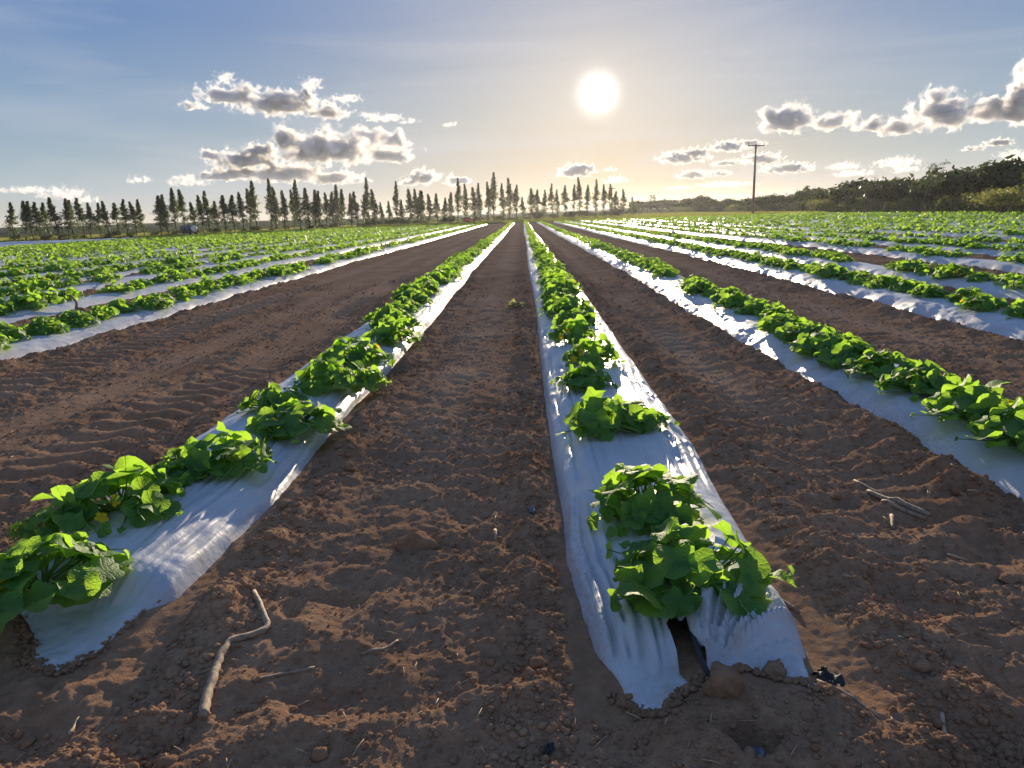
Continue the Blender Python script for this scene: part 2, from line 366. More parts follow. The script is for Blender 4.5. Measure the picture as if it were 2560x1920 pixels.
# ------------------------------------------------------------------ plastic mulch strips
def film_z(x, y, c, d):
    """height of the film at lateral distance d (signed s) from the row centre"""
    prof = .125 * np.clip(1 - np.abs(d / .43) ** 3.2, -.6, 1)
    return prof
HOLE = np.array([(.356, 1.745), (.384, 1.770), (.414, 1.775), (.418, 1.705), (.444, 1.66), (.440, 1.61), (.436, 1.52), (.395, 1.52), (.388, 1.58), (.366, 1.61), (.369, 1.67)])
HOLE = HOLE + np.array([.004, -.004])
EDGES = {0.49: ([1.40, 1.485, 1.56, 1.65, 1.92, 2.3, 2.6, 3.3, 4.2, 5.5], [.27, .262, .235, .212, .182, .155, .165, .158, .152, .16], [.665, .675, .685, .70, .726, .742, .752, .79, .795, .81]),
         -1.47: ([1.70, 1.81, 2.07, 2.4, 2.8, 3.3, 3.9, 5.5], [-1.80, -1.80, -1.80, -1.80, -1.80, -1.80, -1.80, -1.80], [-1.335, -1.26, -1.205, -1.185, -1.155, -1.155, -1.175, -1.15])}
def snap_poly(x, y, P):
    """nearest point of the polygon outline"""
    best = np.full(len(x), 1e9); bx = x.copy(); by = y.copy()
    for i in range(len(P)):
        ax, ay = P[i - 1]; dx, dy = P[i][0] - ax, P[i][1] - ay
        t = np.clip(((x - ax) * dx + (y - ay) * dy) / (dx * dx + dy * dy), 0, 1)
        qx, qy = ax + t * dx, ay + t * dy; d = np.hypot(x - qx, y - qy); k = d < best
        best[k] = d[k]; bx[k] = qx[k]; by[k] = qy[k]
    return bx, by
def inpoly(x, y, P):
    r = np.zeros(len(x), bool); j = len(P) - 1
    for i in range(len(P)):
        xi, yi = P[i]; xj, yj = P[j]
        c = ((yi > y) != (yj > y)) & (x < (xj - xi) * (y - yi) / (yj - yi + 1e-12) + xi)
        r ^= c; j = i
    return r
def build_film(c, label, nx):
    y0, y1 = y_near(c), y_far(c)
    near = abs(c - .49) < .1 or abs(c + 1.47) < .1
    ys = []; y = y0 - (.15 if near else 0)
    k = .0045 if nx > 30 else .008
    while y < y1: ys.append(y); y += max(.009 if near else .014 if nx > 30 else .04, k * y)
    ys = np.array(ys); s = np.linspace(-.47, .47, nx)
    S, Y = np.meshgrid(s, ys); 
    X = c + S * (.86 if abs(c) > 4 else 1) + wob_v(np.full(Y.shape, c), Y)
    a = np.abs(S)
    Z = film_z(X, Y, c, S)
    side = sstep(.10, .30, a)
    det = 1 / (1 + (Y / 60) ** 2)
    seed = int(abs(c) * 100) % 997
    lump = fbm(X * 4.2, Y * 3.0, seed, 3)
    big = .019 if c > 2 else .012
    Z = Z + big * lump * (.35 + side) * det
    # taut lengthwise streaks and drag folds
    mask = sstep(-.25, .45, fbm(X * 2.0, Y * .9, seed + 3, 2))
    st = np.abs(vnoise(S * 52 + 1.3 * vnoise(Y * 1.1, S * 2, seed + 5), Y * 1.3, seed + 7))
    Z = Z - (.018 if near else .010) * (1 - st) ** 3.5 * mask * (.35 + .9 * side) * det
    dg = np.abs(vnoise(S * 14 + Y * (5 if c > 0 else -5), Y * 5.5 - S * 6, seed + 9))
    Z = Z + .010 * (1 - dg) ** 3 * sstep(-.2, .5, fbm(X * 1.4, Y * 1.1, seed + 11, 2)) * (.2 + side) * det
    Z = Z + .004 * np.abs(fbm(X * 16, Y * 14, seed + 13, 2)) * det
    dead = None
    if near:
        ey, exl, exr = EDGES[c]
        xl, xr = np.interp(Y, ey, exl), np.interp(Y, ey, exr); w9 = sstep(9, 5.5, Y)
        X = X * (1 - w9) + w9 * ((xl + xr) / 2 + S * (xr - xl) / .66)
        if c > 0:
            Z = Z - .115 * sstep(1.80, 1.50, Y)
            q = np.hypot(X - .43, Y - 1.60)
            ang = np.arctan2(Y - 1.60, X - .43)
            fold = np.abs(vnoise(ang * 7.0 + 40, q * 1.5, 301)); fold2 = np.abs(vnoise(ang * 15.0 + 40, q * 2.5, 303))
            lf = sstep(.05, -.05, S) * sstep(2.5, 1.9, Y) * sstep(.45, .3, a)
            l1 = np.abs(vnoise((X + .10 * (Y - 1.6) * 0) * 42 + .8 * vnoise(Y * 2.2, X * 3, 311), Y * 1.6, 313))
            Z = Z - .030 * (1 - l1) ** 3 * lf + .006 * lf
            Z = Z + (.060 * (1 - fold) ** 2.6 + .034 * (1 - fold2) ** 2.4) * sstep(.55, .15, q) * sstep(.0, .06, q) * sstep(.40, .28, a) * sstep(-.06, .02, S)
            ed = np.interp(X, [.1, .20, .25, .285, .31, .335, .367, .41, .443, .48, .53, .59, .63, .66, .72, .8], [1.66, 1.58, 1.505, 1.472, 1.468, 1.50, 1.55, 1.595, 1.60, 1.606, 1.60, 1.585, 1.55, 1.49, 1.46, 1.46])
            ed = ed + .010 * fbm(X * 24, Y * 6, 303, 2)
        else:
            l1 = np.abs(vnoise(S * 60 + .9 * vnoise(Y * 1.6, S * 3, 321), Y * .9, 323)); l2 = np.abs(vnoise(S * 27 + .5 * vnoise(Y * 1.2, S * 3, 325), Y * .7, 327))
            Z = Z - (.011 * (1 - l1) ** 2.5 + .016 * (1 - l2) ** 3) * sstep(-.05, .12, S) * sstep(4.2, 3.2, Y) * sstep(.42, .33, a)
            Z = Z - .115 * sstep(2.12, 1.86, Y)
            ed = np.interp(X, [-1.9, -1.75, -1.6, -1.47, -1.435, -1.40, -1.34, -1.28, -1.2, -1.1], [2.12, 2.08, 1.97, 1.84, 1.762, 1.742, 1.722, 1.712, 1.71, 1.70])
            ed = ed + .008 * fbm(X * 22, Y * 6, 305, 2)
        dead = (Y < ed - 1e-6)
        Y = np.maximum(Y, ed)
        gnd = ground_z(X, Y)
        Zw = Z + base_z(X, Y)
        Zw = np.where(a < .34, np.maximum(Zw, gnd + .007), Zw)
        we = sstep(.075, .0, Y - ed); Zw = Zw * (1 - we) + (gnd + .004 + .006 * np.abs(fbm(X * 30, Y * 30, 7, 2))) * we
        wk = sstep(.335, .40, a); Z = Zw * (1 - wk) + (gnd - .03) * wk
    else:
        Z = Z + base_z(X, Y) - .22 * sstep(y0 + .30, y0, Y)
    ny = len(ys)
    idx = np.arange(ny * nx).reshape(ny, nx)
    Fq = np.stack([idx[:-1, :-1], idx[:-1, 1:], idx[1:, 1:], idx[1:, :-1]], -1).reshape(-1, 4)
    V = np.stack([X, Y, Z], -1).reshape(-1, 3)
    dirt = (np.clip(.0 + .6 * sstep(.24, .34, a) * (.4 + 1.1 * fbm(X * 3, Y * 2, seed + 15, 2)), 0, 1)).ravel()
    if near:
        dirt = np.clip(dirt + sstep(.10, .0, (Y - ed).ravel()) * .45, 0, 1)
        bad = dead.ravel().copy()
        if c > 0:
            ins = inpoly(V[:, 0], V[:, 1], HOLE)
            bx, by = snap_poly(V[ins, 0], V[ins, 1], HOLE); V[ins, 0] = bx; V[ins, 1] = by; V[ins, 2] -= .004
            bad = bad | ins
        Fq = Fq[~bad[Fq].all(1)]
        used = np.unique(Fq); rem = -np.ones(len(V), int); rem[used] = np.arange(len(used)); V = V[used]; Fq = rem[Fq]; dirt = dirt[used]
    o = mesh_obj('mulch_strip', V, Fq, M['film'])
    at = o.data.attributes.new('dirt', 'FLOAT', 'POINT'); at.data.foreach_set('value', dirt.astype(np.float32))
    tag(o, label, 'mulch strip', 'white plastic mulch strips on the planting beds')
    return o
ORD = ['first', 'second', 'third', 'fourth', 'fifth', 'sixth', 'seventh', 'eighth', 'ninth', 'tenth', 'eleventh', 'twelfth', 'thirteenth', 'fourteenth', 'fifteenth', 'sixteenth', 'seventeenth', 'eighteenth', 'nineteenth', 'twentieth']
ROWNAME = {0.49: 'row right of the central path', -1.47: 'row left of the central path'}
for k, c in enumerate(RIGHT): ROWNAME[c] = f'{ORD[k+1]} row right of the path'
for k, c in enumerate(LEFT): ROWNAME[c] = f'{ORD[k]} row left of the bare lane'
build_film(.49, 'white plastic mulch strip with a torn crumpled end right of the central dirt path', 95)
build_film(-1.47, 'streaky white plastic mulch strip with a pointed end left of the central dirt path', 95)
for k, c in enumerate(RIGHT):
    build_film(c, f'rumpled white plastic mulch strip, {ORD[k+1]} row right of the central dirt path', 61 if k < 2 else 33 if k < 6 else 17)
for k, c in enumerate(LEFT):
    build_film(c, f'white plastic mulch strip, {ORD[k]} row beyond the wide bare lane', 45 if k < 2 else 25 if k < 6 else 15)
for k, c in enumerate(BARE):
    build_film(c, f'unplanted pale mulch strip, {ORD[k]} one past the last green row towards the tank trailer', 11)

# ------------------------------------------------------------------ melon plants
def leaf_template(seg=16, rings=3, seed=0):
    r = random.Random(seed)
    V = [(0, 0, 0)]; UV = [(0.001, 0)]
    ph = r.uniform(0, 6.28); wv = r.uniform(.12, .26); cup = r.uniform(-.28, .22); fold = r.uniform(.05, .28)
    for k in range(1, rings + 1):
        f = k / rings
        for i in range(seg):
            t = 2 * math.pi * i / seg
            R = 1 + .10 * math.cos(5 * t) + .03 * (1 if i % 2 else -1) * (f > .9)
            R *= 1 - .42 * math.exp(-((abs(t - math.pi)) / .33) ** 2)
            x = R * f * math.cos(t) * 1.0 + .28 * f * 0; y = R * f * math.sin(t) * 1.04
            z = -cup * f * f * .9 + wv * f * f * math.sin(3 * t + ph) + fold * abs(y) * .9 * f - .16 * f ** 3
            V.append((x + .0, y, z)); UV.append((x, y))
    F = [(0, 1 + i, 1 + (i + 1) % seg) for i in range(seg)]
    for k in range(rings - 1):
        a = 1 + k * seg; b = a + seg
        F += [(a + i, b + i, b + (i + 1) % seg, a + (i + 1) % seg) for i in range(seg)]
    return np.array(V, float), F, np.array(UV, float)
LT = [leaf_template(18, 3, s) for s in range(9)]
LTL = [leaf_template(10, 2, s + 50) for s in range(6)]
def far_leaf(seed):
    r = random.Random(seed); V = [(0, 0, 0)]
    for i in range(6):
        t = math.pi / 3 * i + .3
        V.append((math.cos(t), math.sin(t), r.uniform(-.35, .2)))
    return np.array(V, float), [(0, 1 + i, 1 + (i + 1) % 6) for i in range(6)], None
LTF = [far_leaf(s) for s in range(5)]
def leaf_frame(nrm, head):
    n = nrm / np.linalg.norm(nrm); x = head - n * (head @ n); x /= (np.linalg.norm(x) + 1e-9)
    return np.stack([x, np.cross(n, x), n], 1)
def plant_geo(seed, n, R, H, tmpl):
    """leaves: lists of verts/faces/uv; stems: list of (pts, rad); flowers: positions"""
    r = random.Random(seed)
    LV, LF, LU, stems, flowers = [], [], [], [], []
    off = 0
    for i in range(n):
        q = math.sqrt(r.random()); a = r.uniform(0, 6.283)
        if r.random() < .17: q = r.uniform(1.0, 1.45)
        rad = R * q
        dome = H * (1.02 - .62 * q * q) * r.uniform(.55, 1.25)
        if i < n * .28: dome = H * r.uniform(.25, .55); rad = R * r.uniform(.55, 1.1)
        p = np.array([rad * math.cos(a), rad * math.sin(a) * 1.05, max(.03, dome)])
        out = np.array([math.cos(a), math.sin(a), 0])
        tilt = r.gauss(.62, .46) * (0.35 + .8 * q)
        nrm = np.array([0, 0, 1.0]) * math.cos(tilt) + out * math.sin(tilt) + np.array([r.gauss(0, .22), r.gauss(0, .22), 0])
        size = r.uniform(.040, .076) * (1.0 if q < 1 else .55)
        if r.random() < .13: size *= .55
        T, Fc, U = tmpl[r.randrange(len(tmpl))]
        head = out + np.array([r.gauss(0, .5), r.gauss(0, .5), -.2])
        A = leaf_frame(nrm, head)
        V = (T * size) @ A.T + p
        LV.append(V); LF += [tuple(k + off for k in f) for f in Fc]; off += len(V)
        if U is not None: LU.append(U)
        root = np.array([.25 * rad * math.cos(a + r.uniform(-.6, .6)), .25 * rad * math.sin(a + r.uniform(-.6, .6)), .015])
        mid = root * .4 + p * .6; mid[2] = root[2] * .5 + p[2] * .55
        stems.append(([root, mid, p], [.0036, .003, .0022]))
    for k in range(5):
        a = r.uniform(0, 6.283); pts = []
        L = R * r.uniform(.9, 1.35)
        for j in range(6):
            t = j / 5; b = a + .5 * math.sin(t * 3 + k)
            pts.append(np.array([L * t * math.cos(b), L * t * math.sin(b), .012 + .05 * math.sin(t * 3.0) + .03 * t * r.random()]))
        stems.append((pts, [.0055, .005, .0045, .004, .0033, .002]))
    for k in range(r.choice([0, 1, 1, 2])):
        a = r.uniform(3.4, 6.0); q = r.uniform(.55, 1.0)
        flowers.append(np.array([R * q * math.cos(a), R * q * math.sin(a), H * r.uniform(.35, .75)]))
    return LV, LF, LU, stems, flowers
def flower_mesh(parent, p, seed):
    r = random.Random(seed); mb = MB()
    fac = np.array([r.uniform(-.4, .4), -.8, r.uniform(.2, .8)]); A = leaf_frame(fac, np.array([0, 0, 1.0]))
    for k in range(5):
        t = 2 * math.pi * k / 5; w = .62
        P = [(.0, 0, -.004)]
        for (rr, aa, z) in ((.012, -w, .002), (.021, -w * .9, .004), (.0265, -.25, .002), (.0265, .25, .002), (.021, w * .9, .004), (.012, w, .002)):
            P.append((rr * math.cos(t + aa), rr * math.sin(t + aa), z))
        mb.add(np.array(P) @ A.T + p, [(0, i, i + 1) for i in range(1, 6)])
    return mb.build('flower', M['petal'], parent)
PROTO = []
def proto_plant(seed, n, R, H, tmpl, flowers=True):
    e = empty('melon_plant', (0, 0, 0))
    LV, LF, LU, st, fl = plant_geo(seed, n, R, H, tmpl)
    foliage = mesh_obj('foliage', np.concatenate(LV), LF, M['melon'], e, uv=np.concatenate(LU))
    mb = MB()
    for pts, rad in st: mb.tube(pts, rad, 5, False)
    stem = mb.build('stem', M['stem'], e)
    kids = [(foliage, []), (stem, [])]
    if flowers:
        for k, p in enumerate(fl): kids.append((flower_mesh(e, p, seed * 10 + k), []))
    return [e, kids, False]
for s in range(8): PROTO.append(proto_plant(100 + s, 52 + 4 * (s % 4), .205, .150, LT))
MIDP = [proto_plant(200 + s, 38, .21, .150, LTL, s % 2 == 0) for s in range(6)]

plants = []     # (x, y, scale, row)
HERO_A = [(.474, 1.93, 1.0), (.425, 2.44, .92), (.395, 3.49, .98), (.60, 3.476, .55), (.37, 4.37, .80), (.477, 5.03, .92), (.40, 6.04, .92), (.49, 6.95, .95)]
HERO_B = [(-1.52, 1.97, 1.0), (-1.60, 2.54, 1.05), (-1.80, 2.38, .40), (-1.42, 3.05, .98), (-1.56, 2.85, .6), (-1.25, 3.62, 1.02), (-1.50, 4.05, .75), (-1.28, 4.54, 1.05), (-1.05, 4.58, .55), (-1.34, 5.35, 1.1), (-1.22, 6.4, 1.05), (-1.30, 7.1, 1.0)]
HERO_C = [(2.32, .95, 1.0), (2.24, 1.5, 1.0), (2.28, 2.05, 1.0), (2.25, 2.60, 1.0), (2.22, 3.05, 1.0), (2.24, 3.45, 1.05), (2.28, 4.0, 1.0), (2.26, 4.42, .95), (2.26, 4.85, 1.0), (2.25, 5.25, 1.05), (2.30, 5.8, 1.05), (2.28, 6.3, 1.0)]
rr = random.Random(5)
for (h, c) in ((HERO_A, .49), (HERO_B, -1.47), (HERO_C, 2.36)):
    for p in h: plants.append((p[0], p[1], p[2], c))
for c in [.49, -1.47] + RIGHT + LEFT:
    y = {.49: 7.55, -1.47: 7.65, 2.36: 6.8}.get(c, max(-.1, abs(c) * .62 - 1.4))
    shift = .04 if c > 2 else -.03 if c < -2 else 0
    yend = y_far(c) - .4
    gap = 0
    while y < yend:
        if rr.random() < .035 and c not in (.49, -1.47): y += rr.uniform(.5, 1.3)
        plants.append((c + shift + rr.gauss(0, .05), y, rr.uniform(.82, 1.14), c))
        y += rr.uniform(.44, .60)
vis = [p for p in plants if in_frame(p[0], p[1], .12, 60)]
vis.sort(key=lambda p: -p[2] / math.hypot(p[0], p[1]))
near_set = vis[:300]; far_set = [p for p in plants if p not in set(near_set)]
order = {}
for c in set(p[3] for p in near_set):
    for k, p in enumerate(sorted([p for p in near_set if p[3] == c], key=lambda p: p[1])): order[p] = k
LEN = {c: sum(1 for p in near_set if p[3] == c) for c in set(p[3] for p in near_set)}
LOOK = ['bushy', 'leafy', 'low spreading', 'dense', 'sprawling', 'full']
seen_used = set()
for i, p in enumerate(near_set):
    x, y, s, c = p
    pool = PROTO if i < 70 else MIDP
    pi = (i * 5 + int(y * 7)) % len(pool)
    src = pool[pi]
    z = float(base_z(np.array([x]), np.array([y]))[0]) + .118
    rz = rr.uniform(0, 6.283) if i > 2 else 0.4 * i
    if c < -2: s *= 1.05
    sc = (s, s, s * rr.uniform(.9, 1.12) * (.85 if (c == -1.47 and y < 4) or c > 2 else 1))
    if not src[2]:
        o = src[0]; o.location = (x, y, z); o.rotation_euler = (0, 0, rz); o.scale = sc; src[2] = True
    else:
        o = copy_tree(src[0], src[1], (x, y, z), rz, sc)
    k = order[p]; rn = ROWNAME[c]
    if k < 12:
        lab = f'{"small" if s < .65 else LOOK[pi % 6]} melon plant, {ORD[k]} from the near end, {rn}'
    else:
        b = 'middle' if k < 12 + (LEN[c] - 12) * .5 else 'far'
        lab = f'low melon plant in the {b} crowded stretch, {rn}'
    tag(o, lab, 'melon plant', f'melon plants growing along the {rn}')
for src in PROTO + MIDP:
    if not src[2]:
        for ch, subs in src[1]: bpy.data.objects.remove(ch)
        bpy.data.objects.remove(src[0])
# the rest of the crop, far and small, as one mass
def far_crop():
    VV, FF = [], []; off = 0
    lib = {}
    for lod, (n, tm, nv) in enumerate(((30, LTL, 4), (22, LTF, 6), (13, LTF, 6))):
        for v in range(nv):
            LV, LF, _, _, _ = plant_geo(400 + lod * 20 + v, n, .195, .155, tm)
            if lod == 2: LV = [(a - a.mean(0)) * 1.35 + a.mean(0) for a in LV]
            V = np.concatenate(LV)
            T = []
            for f in LF:
                for q in range(1, len(f) - 1): T.append((f[0], f[q], f[q + 1]))
            lib[lod, v] = (V, np.array(T))
    for p in far_set:
        x, y, s, c = p
        s *= 1.06 if c < -2 else .92
        if not in_frame(x, y, .12, 500): continue
        d = math.hypot(x, y); lod = 0 if d < 16 else 1 if d < 42 else 2
        V, T = lib[lod, rr.randrange(4 if lod == 0 else 6)]
        a = rr.uniform(0, 6.283); ca, sa = math.cos(a) * s, math.sin(a) * s
        z = .115
        W = np.empty_like(V); W[:, 0] = V[:, 0] * ca - V[:, 1] * sa + x; W[:, 1] = V[:, 0] * sa + V[:, 1] * ca + y; W[:, 2] = V[:, 2] * s * rr.uniform(.85, 1.15) + z + .03 * math.sin(y * .3 + x)* 0
        VV.append(W); FF.append(T + off); off += len(W)
    V = np.concatenate(VV); V[:, 2] += base_z(V[:, 0], V[:, 1])
    o = mesh_obj('melon_crop', V, np.concatenate(FF), M['melon_far'])
    tag(o, 'far mass of green melon foliage covering the distant rows', 'crop', kind='stuff')
far_crop()

# ------------------------------------------------------------------ soil clods, straw and twigs
def ico(sub=1):
    import bmesh
    bm = bmesh.new(); bmesh.ops.create_icosphere(bm, subdivisions=sub, radius=1)
    V = np.array([v.co[:] for v in bm.verts]); Fc = np.array([[v.index for v in f.verts] for f in bm.faces]); bm.free()
    return V, Fc
ICO1 = ico(1); ICO2 = ico(2); ICO3 = ico(3)
def rock(ic, seed, rough=.35):
    V, Fc = ic; r = random.Random(seed); o = [r.uniform(0, 50) for _ in range(3)]
    n = vnoise3(V[:, 0] * 1.3 + o[0], V[:, 1] * 1.3 + o[1], V[:, 2] * 1.3 + o[2], 3) + .5 * vnoise3(V[:, 0] * 3 + o[0], V[:, 1] * 3 + o[1], V[:, 2] * 3, 4)
    W = V * (1 + rough * n)[:, None]; W[:, 2] *= r.uniform(.55, .85); W[:, 0] *= r.uniform(.8, 1.3)
    return W, Fc
def clods():
    lib1 = [rock(ICO1, s) for s in range(14)]; lib2 = [rock(ICO2, 50 + s) for s in range(12)]
    r = np.random.default_rng(3); pts = []
    N = 120000
    yy = 1.15 + (r.random(N) ** 2.0) * 13; xx = (r.random(N) * 2 - 1) * (.80 * yy + .5)
    i = np.clip(np.searchsorted(CENT, xx), 1, len(CENT) - 1); c = np.where(np.abs(xx - CENT[i - 1]) < np.abs(xx - CENT[i]), CENT[i - 1], CENT[i])
    d = np.abs(xx - c)
    prob = np.where(d < .40, 0, np.where(d < .62, 1.0, .30 + .5 * (fbm(xx * 1.1, yy * .8, 21, 2) > .05)))
    prob = np.where((yy < 1.5) & (d < .4), .5, prob)
    k = r.random(N) < prob; xx, yy = xx[k], yy[k]
    sz = .0020 + .0075 * r.random(len(xx)) ** 4 + .013 * (r.random(len(xx)) < .006) * r.random(len(xx)); sz *= (1 + yy * .06) * np.where((d[k] < .62) & (d[k] > .38), 1.3, 1.0)
    zz = ground_z(xx, yy)
    ea = np.array([(.20, 1.56), (.25, 1.50), (.285, 1.465), (.31, 1.462), (.335, 1.495), (.367, 1.545), (.41, 1.59), (.48, 1.60), (.53, 1.60), (.59, 1.585), (.63, 1.55), (.68, 1.48), (.70, 1.52)])
    eb = np.array([(-1.62, 1.96), (-1.47, 1.82), (-1.435, 1.752), (-1.38, 1.73), (-1.335, 1.715), (-1.27, 1.79), (-1.22, 1.98), (-1.20, 2.3), (-1.18, 2.6)])
    for E_, nn in ((ea, 520), (eb, 420)):
        t = r.random(nn) * (len(E_) - 1); i0 = np.minimum(t.astype(int), len(E_) - 2); f = (t - i0)[:, None]
        q = E_[i0] * (1 - f) + E_[i0 + 1] * f + r.normal(size=(nn, 2)) * .010 + np.array([0, -.004])
        xx = np.concatenate([xx, q[:, 0]]); yy = np.concatenate([yy, q[:, 1]]); zz = np.concatenate([zz, ground_z(q[:, 0], q[:, 1]) + .005]); sz = np.concatenate([sz, .0028 + .009 * r.random(nn) ** 2.5])
    VV, FF = [], []; off = 0
    for x, y, z, s in zip(xx, yy, zz, sz):
        W, Fc = (lib2 if s > .014 else lib1)[int(r.integers(12))]
        a = r.random() * 6.283; ca, sa = math.cos(a), math.sin(a)
        U = np.empty_like(W); U[:, 0] = (W[:, 0] * ca - W[:, 1] * sa) * s + x; U[:, 1] = (W[:, 0] * sa + W[:, 1] * ca) * s + y; U[:, 2] = W[:, 2] * s + z + s * .18
        VV.append(U); FF.append(Fc + off); off += len(U)
    o = mesh_obj('soil_clods', np.concatenate(VV), np.concatenate(FF), M['soil'])
    tag(o, 'loose crumbs and clods of brown soil scattered on the ground', 'soil clods', kind='stuff')
clods()
def straw():
    r = random.Random(21); mb = MB()
    for k in range(900):
        y = 1.15 + r.random() ** 1.8 * 9; x = r.uniform(-1, 1) * (.78 * y + .3)
        d = np.abs(x - CENT).min()
        if d < .42 and y > 1.5: continue
        L = r.uniform(.008, .045) * (1 + .04 * y); a = r.uniform(0, 3.14); el = r.uniform(-.1, .5)
        z = gz(x, y) + .003; w = r.uniform(.0007, .0018) * (1 + .1 * y)
        u = np.array([math.cos(a) * math.cos(el), math.sin(a) * math.cos(el), math.sin(el)])
        p = np.array([x, y, z]); mb.tube([p, p + u * L * .5 + np.array([0, 0, .002]), p + u * L], [w, w, w * .6], 4)
    o = mb.build('straw_litter', M['straw']); tag(o, 'thin bits of straw and root littering the soil', 'straw', kind='stuff')
straw()
def stick(name, pts, rad, label, mat='stick', cat='stick', seg=8, lift=.6, group=None, n=5, wig=.004):
    P = []; R = []
    r = random.Random(len(label))
    for i in range(len(pts) - 1):
        a, b = np.array(pts[i], float), np.array(pts[i + 1], float)
        for k in range(n):
            t = k / n; q = a * (1 - t) + b * t
            P.append(q)
    P.append(np.array(pts[-1], float))
    # smooth corners
    for it in range(2): P = [P[0]] + [(P[i - 1] + 2 * P[i] + P[i + 1]) / 4 for i in range(1, len(P) - 1)] + [P[-1]]
    m = len(P); Q = []
    for i, q in enumerate(P):
        rad_i = rad[0] + (rad[1] - rad[0]) * i / (m - 1); R.append(rad_i * (1 + .06 * math.sin(i * 1.1) + r.uniform(-.05, .05)))
        z = q[2] if len(q) > 2 else gz(q[0], q[1]) + rad_i * lift
        Q.append(np.array([q[0] + r.uniform(-wig, wig) * .5, q[1] + r.uniform(-wig, wig) * .5, z]))
    if len(pts[0]) == 2:   # a rigid stick bridges hollows: smooth its heights, never below the soil
        zs = np.array([q[2] for q in Q]); g0 = zs.copy()
        for it in range(14): zs[1:-1] = (zs[:-2] + 2 * zs[1:-1] + zs[2:]) / 4
        zs = np.maximum(zs, g0 - rad[0] * .5)
        for q, z in zip(Q, zs): q[2] = z
    mb = MB(); mb.tube(Q, R, seg)
    o = mb.build(name, M[mat]); tag(o, label, cat, group); return o
G = lambda px, py: tuple(gpt(px, py)[:2])
D_ = 1920 / 1659
def GD(*a): return [G(x * D_, y * D_) for x, y in a]
stick('curved_stick', GD((551, 1299), (572, 1340), (580, 1362), (560, 1378), (500, 1400), (478, 1430), (462, 1475), (447, 1512), (442, 1556)), (.009, .0135), 'long bent grey brown stick lying between the two near rows')
stick('stick', GD((1874, 1064), (1920, 1085), (2005, 1118)), (.010, .013), 'thicker of two parallel dead sticks lying in the lane before the second right row')
stick('stick', GD((1905, 1092), (1950, 1108), (2000, 1122)), (.008, .009), 'thinner of two parallel dead sticks lying in the lane before the second right row')
stick('stick', GD((1762, 1516), (1830, 1545), (1900, 1580)), (.006, .004), 'slim pale stick poking out from the torn end of the mulch strip')
stick('stick', GD((1626, 1266), (1660, 1290), (1726, 1325)), (.006, .007), 'thin stick lying along the right edge of the mulch strip beside the nearest melon plant')
stick('stick', GD((1925, 1119), (1929, 1145)), (.008, .007), 'short upright stub of wood on the soil right of the two dead sticks')
stick('stick', GD((1845, 1035), (1900, 1065), (1925, 1080)), (.006, .005), 'thin dark twig just up the lane from the two dead sticks')
stick('stick', GD((660, 1420), (680, 1440), (585, 1465), (545, 1480))[1:], (.005, .004), 'thin broken twig on the soil right of the long bent stick')
stick('stick', GD((780, 1410), (830, 1400), (860, 1380)), (.005, .004), 'little forked root bit lying in the middle of the central path', n=4)
stick('stick', GD((1070, 1148), (1072, 1166)), (.007, .006), 'short pale chip of wood on the central path beside the white strip', mat='straw')
stick('stick', GD((2035, 1545), (2040, 1580), (2048, 1600)), (.006, .004), 'short pale twig standing at the lower right corner', mat='straw')
stick('stick', GD((2045, 1115 + 90), (2090, 1150 + 60)), (.006, .005), 'dark twig half buried near the right edge of the soil')
stick('stick', GD((906, 745), (916, 726)), (.012, .010), 'pale straw stick beside the left near row, higher of two up the path', mat='straw')
stick('stick', GD((150, 1590), (170, 1555)), (.004, .003), 'pale thin forked twig at the lower left corner', mat='straw')
stick('wooden_stake', [np.array([2.40, 3.17, gz(2.4, 3.17) - .03]), np.array([2.385, 3.15, gz(2.4, 3.17) + .115])], (.013, .012), 'dark wooden stake stuck into the second white row at the right frame edge', cat='stake', wig=.001)
stick('wooden_stake', [np.array([-6.78, 10.6, .0]), np.array([-6.74, 10.6, .14]), np.array([-6.82, 10.6, .25])], (.024, .016), 'dark forked wooden stake beside the second row past the wide bare lane', cat='stake', wig=.002)
def clod(x, y, s, seed, label, name='soil_clod'):
    W, Fc = rock(ICO3, seed, .45)
    n = vnoise3(W[:, 0] * 5, W[:, 1] * 5, W[:, 2] * 5, seed); W = W * (1 + .07 * n)[:, None] * s + np.array([x, y, gz(x, y) + s * .30])
    tag(mesh_obj(name, W, Fc, M['soil']), label, 'soil clod')
p = GD((900, 1178))[0]; clod(p[0], p[1], .055, 3, 'big lumpy soil clod in the middle of the central path')
p = GD((1672, 1488))[0]; clod(p[0], p[1], .034, 14, 'round orange brown clod at the foot of the torn mulch strip')
p = GD((1145, 1480))[0]; clod(p[0], p[1], .016, 5, 'small grey clod at the bottom of the central path')
p = GD((758, 1025))[0]; clod(p[0], p[1], .035, 6, 'brown clod beside the right edge of the left near row')
p = GD((2180, 1255))[0]; clod(p[0], p[1], .028, 7, 'rounded brown clod by the right frame edge')
p = GD((1560, 1545))[0]; clod(p[0], p[1], .05, 8, 'broad flat soil lump in front of the torn mulch strip')
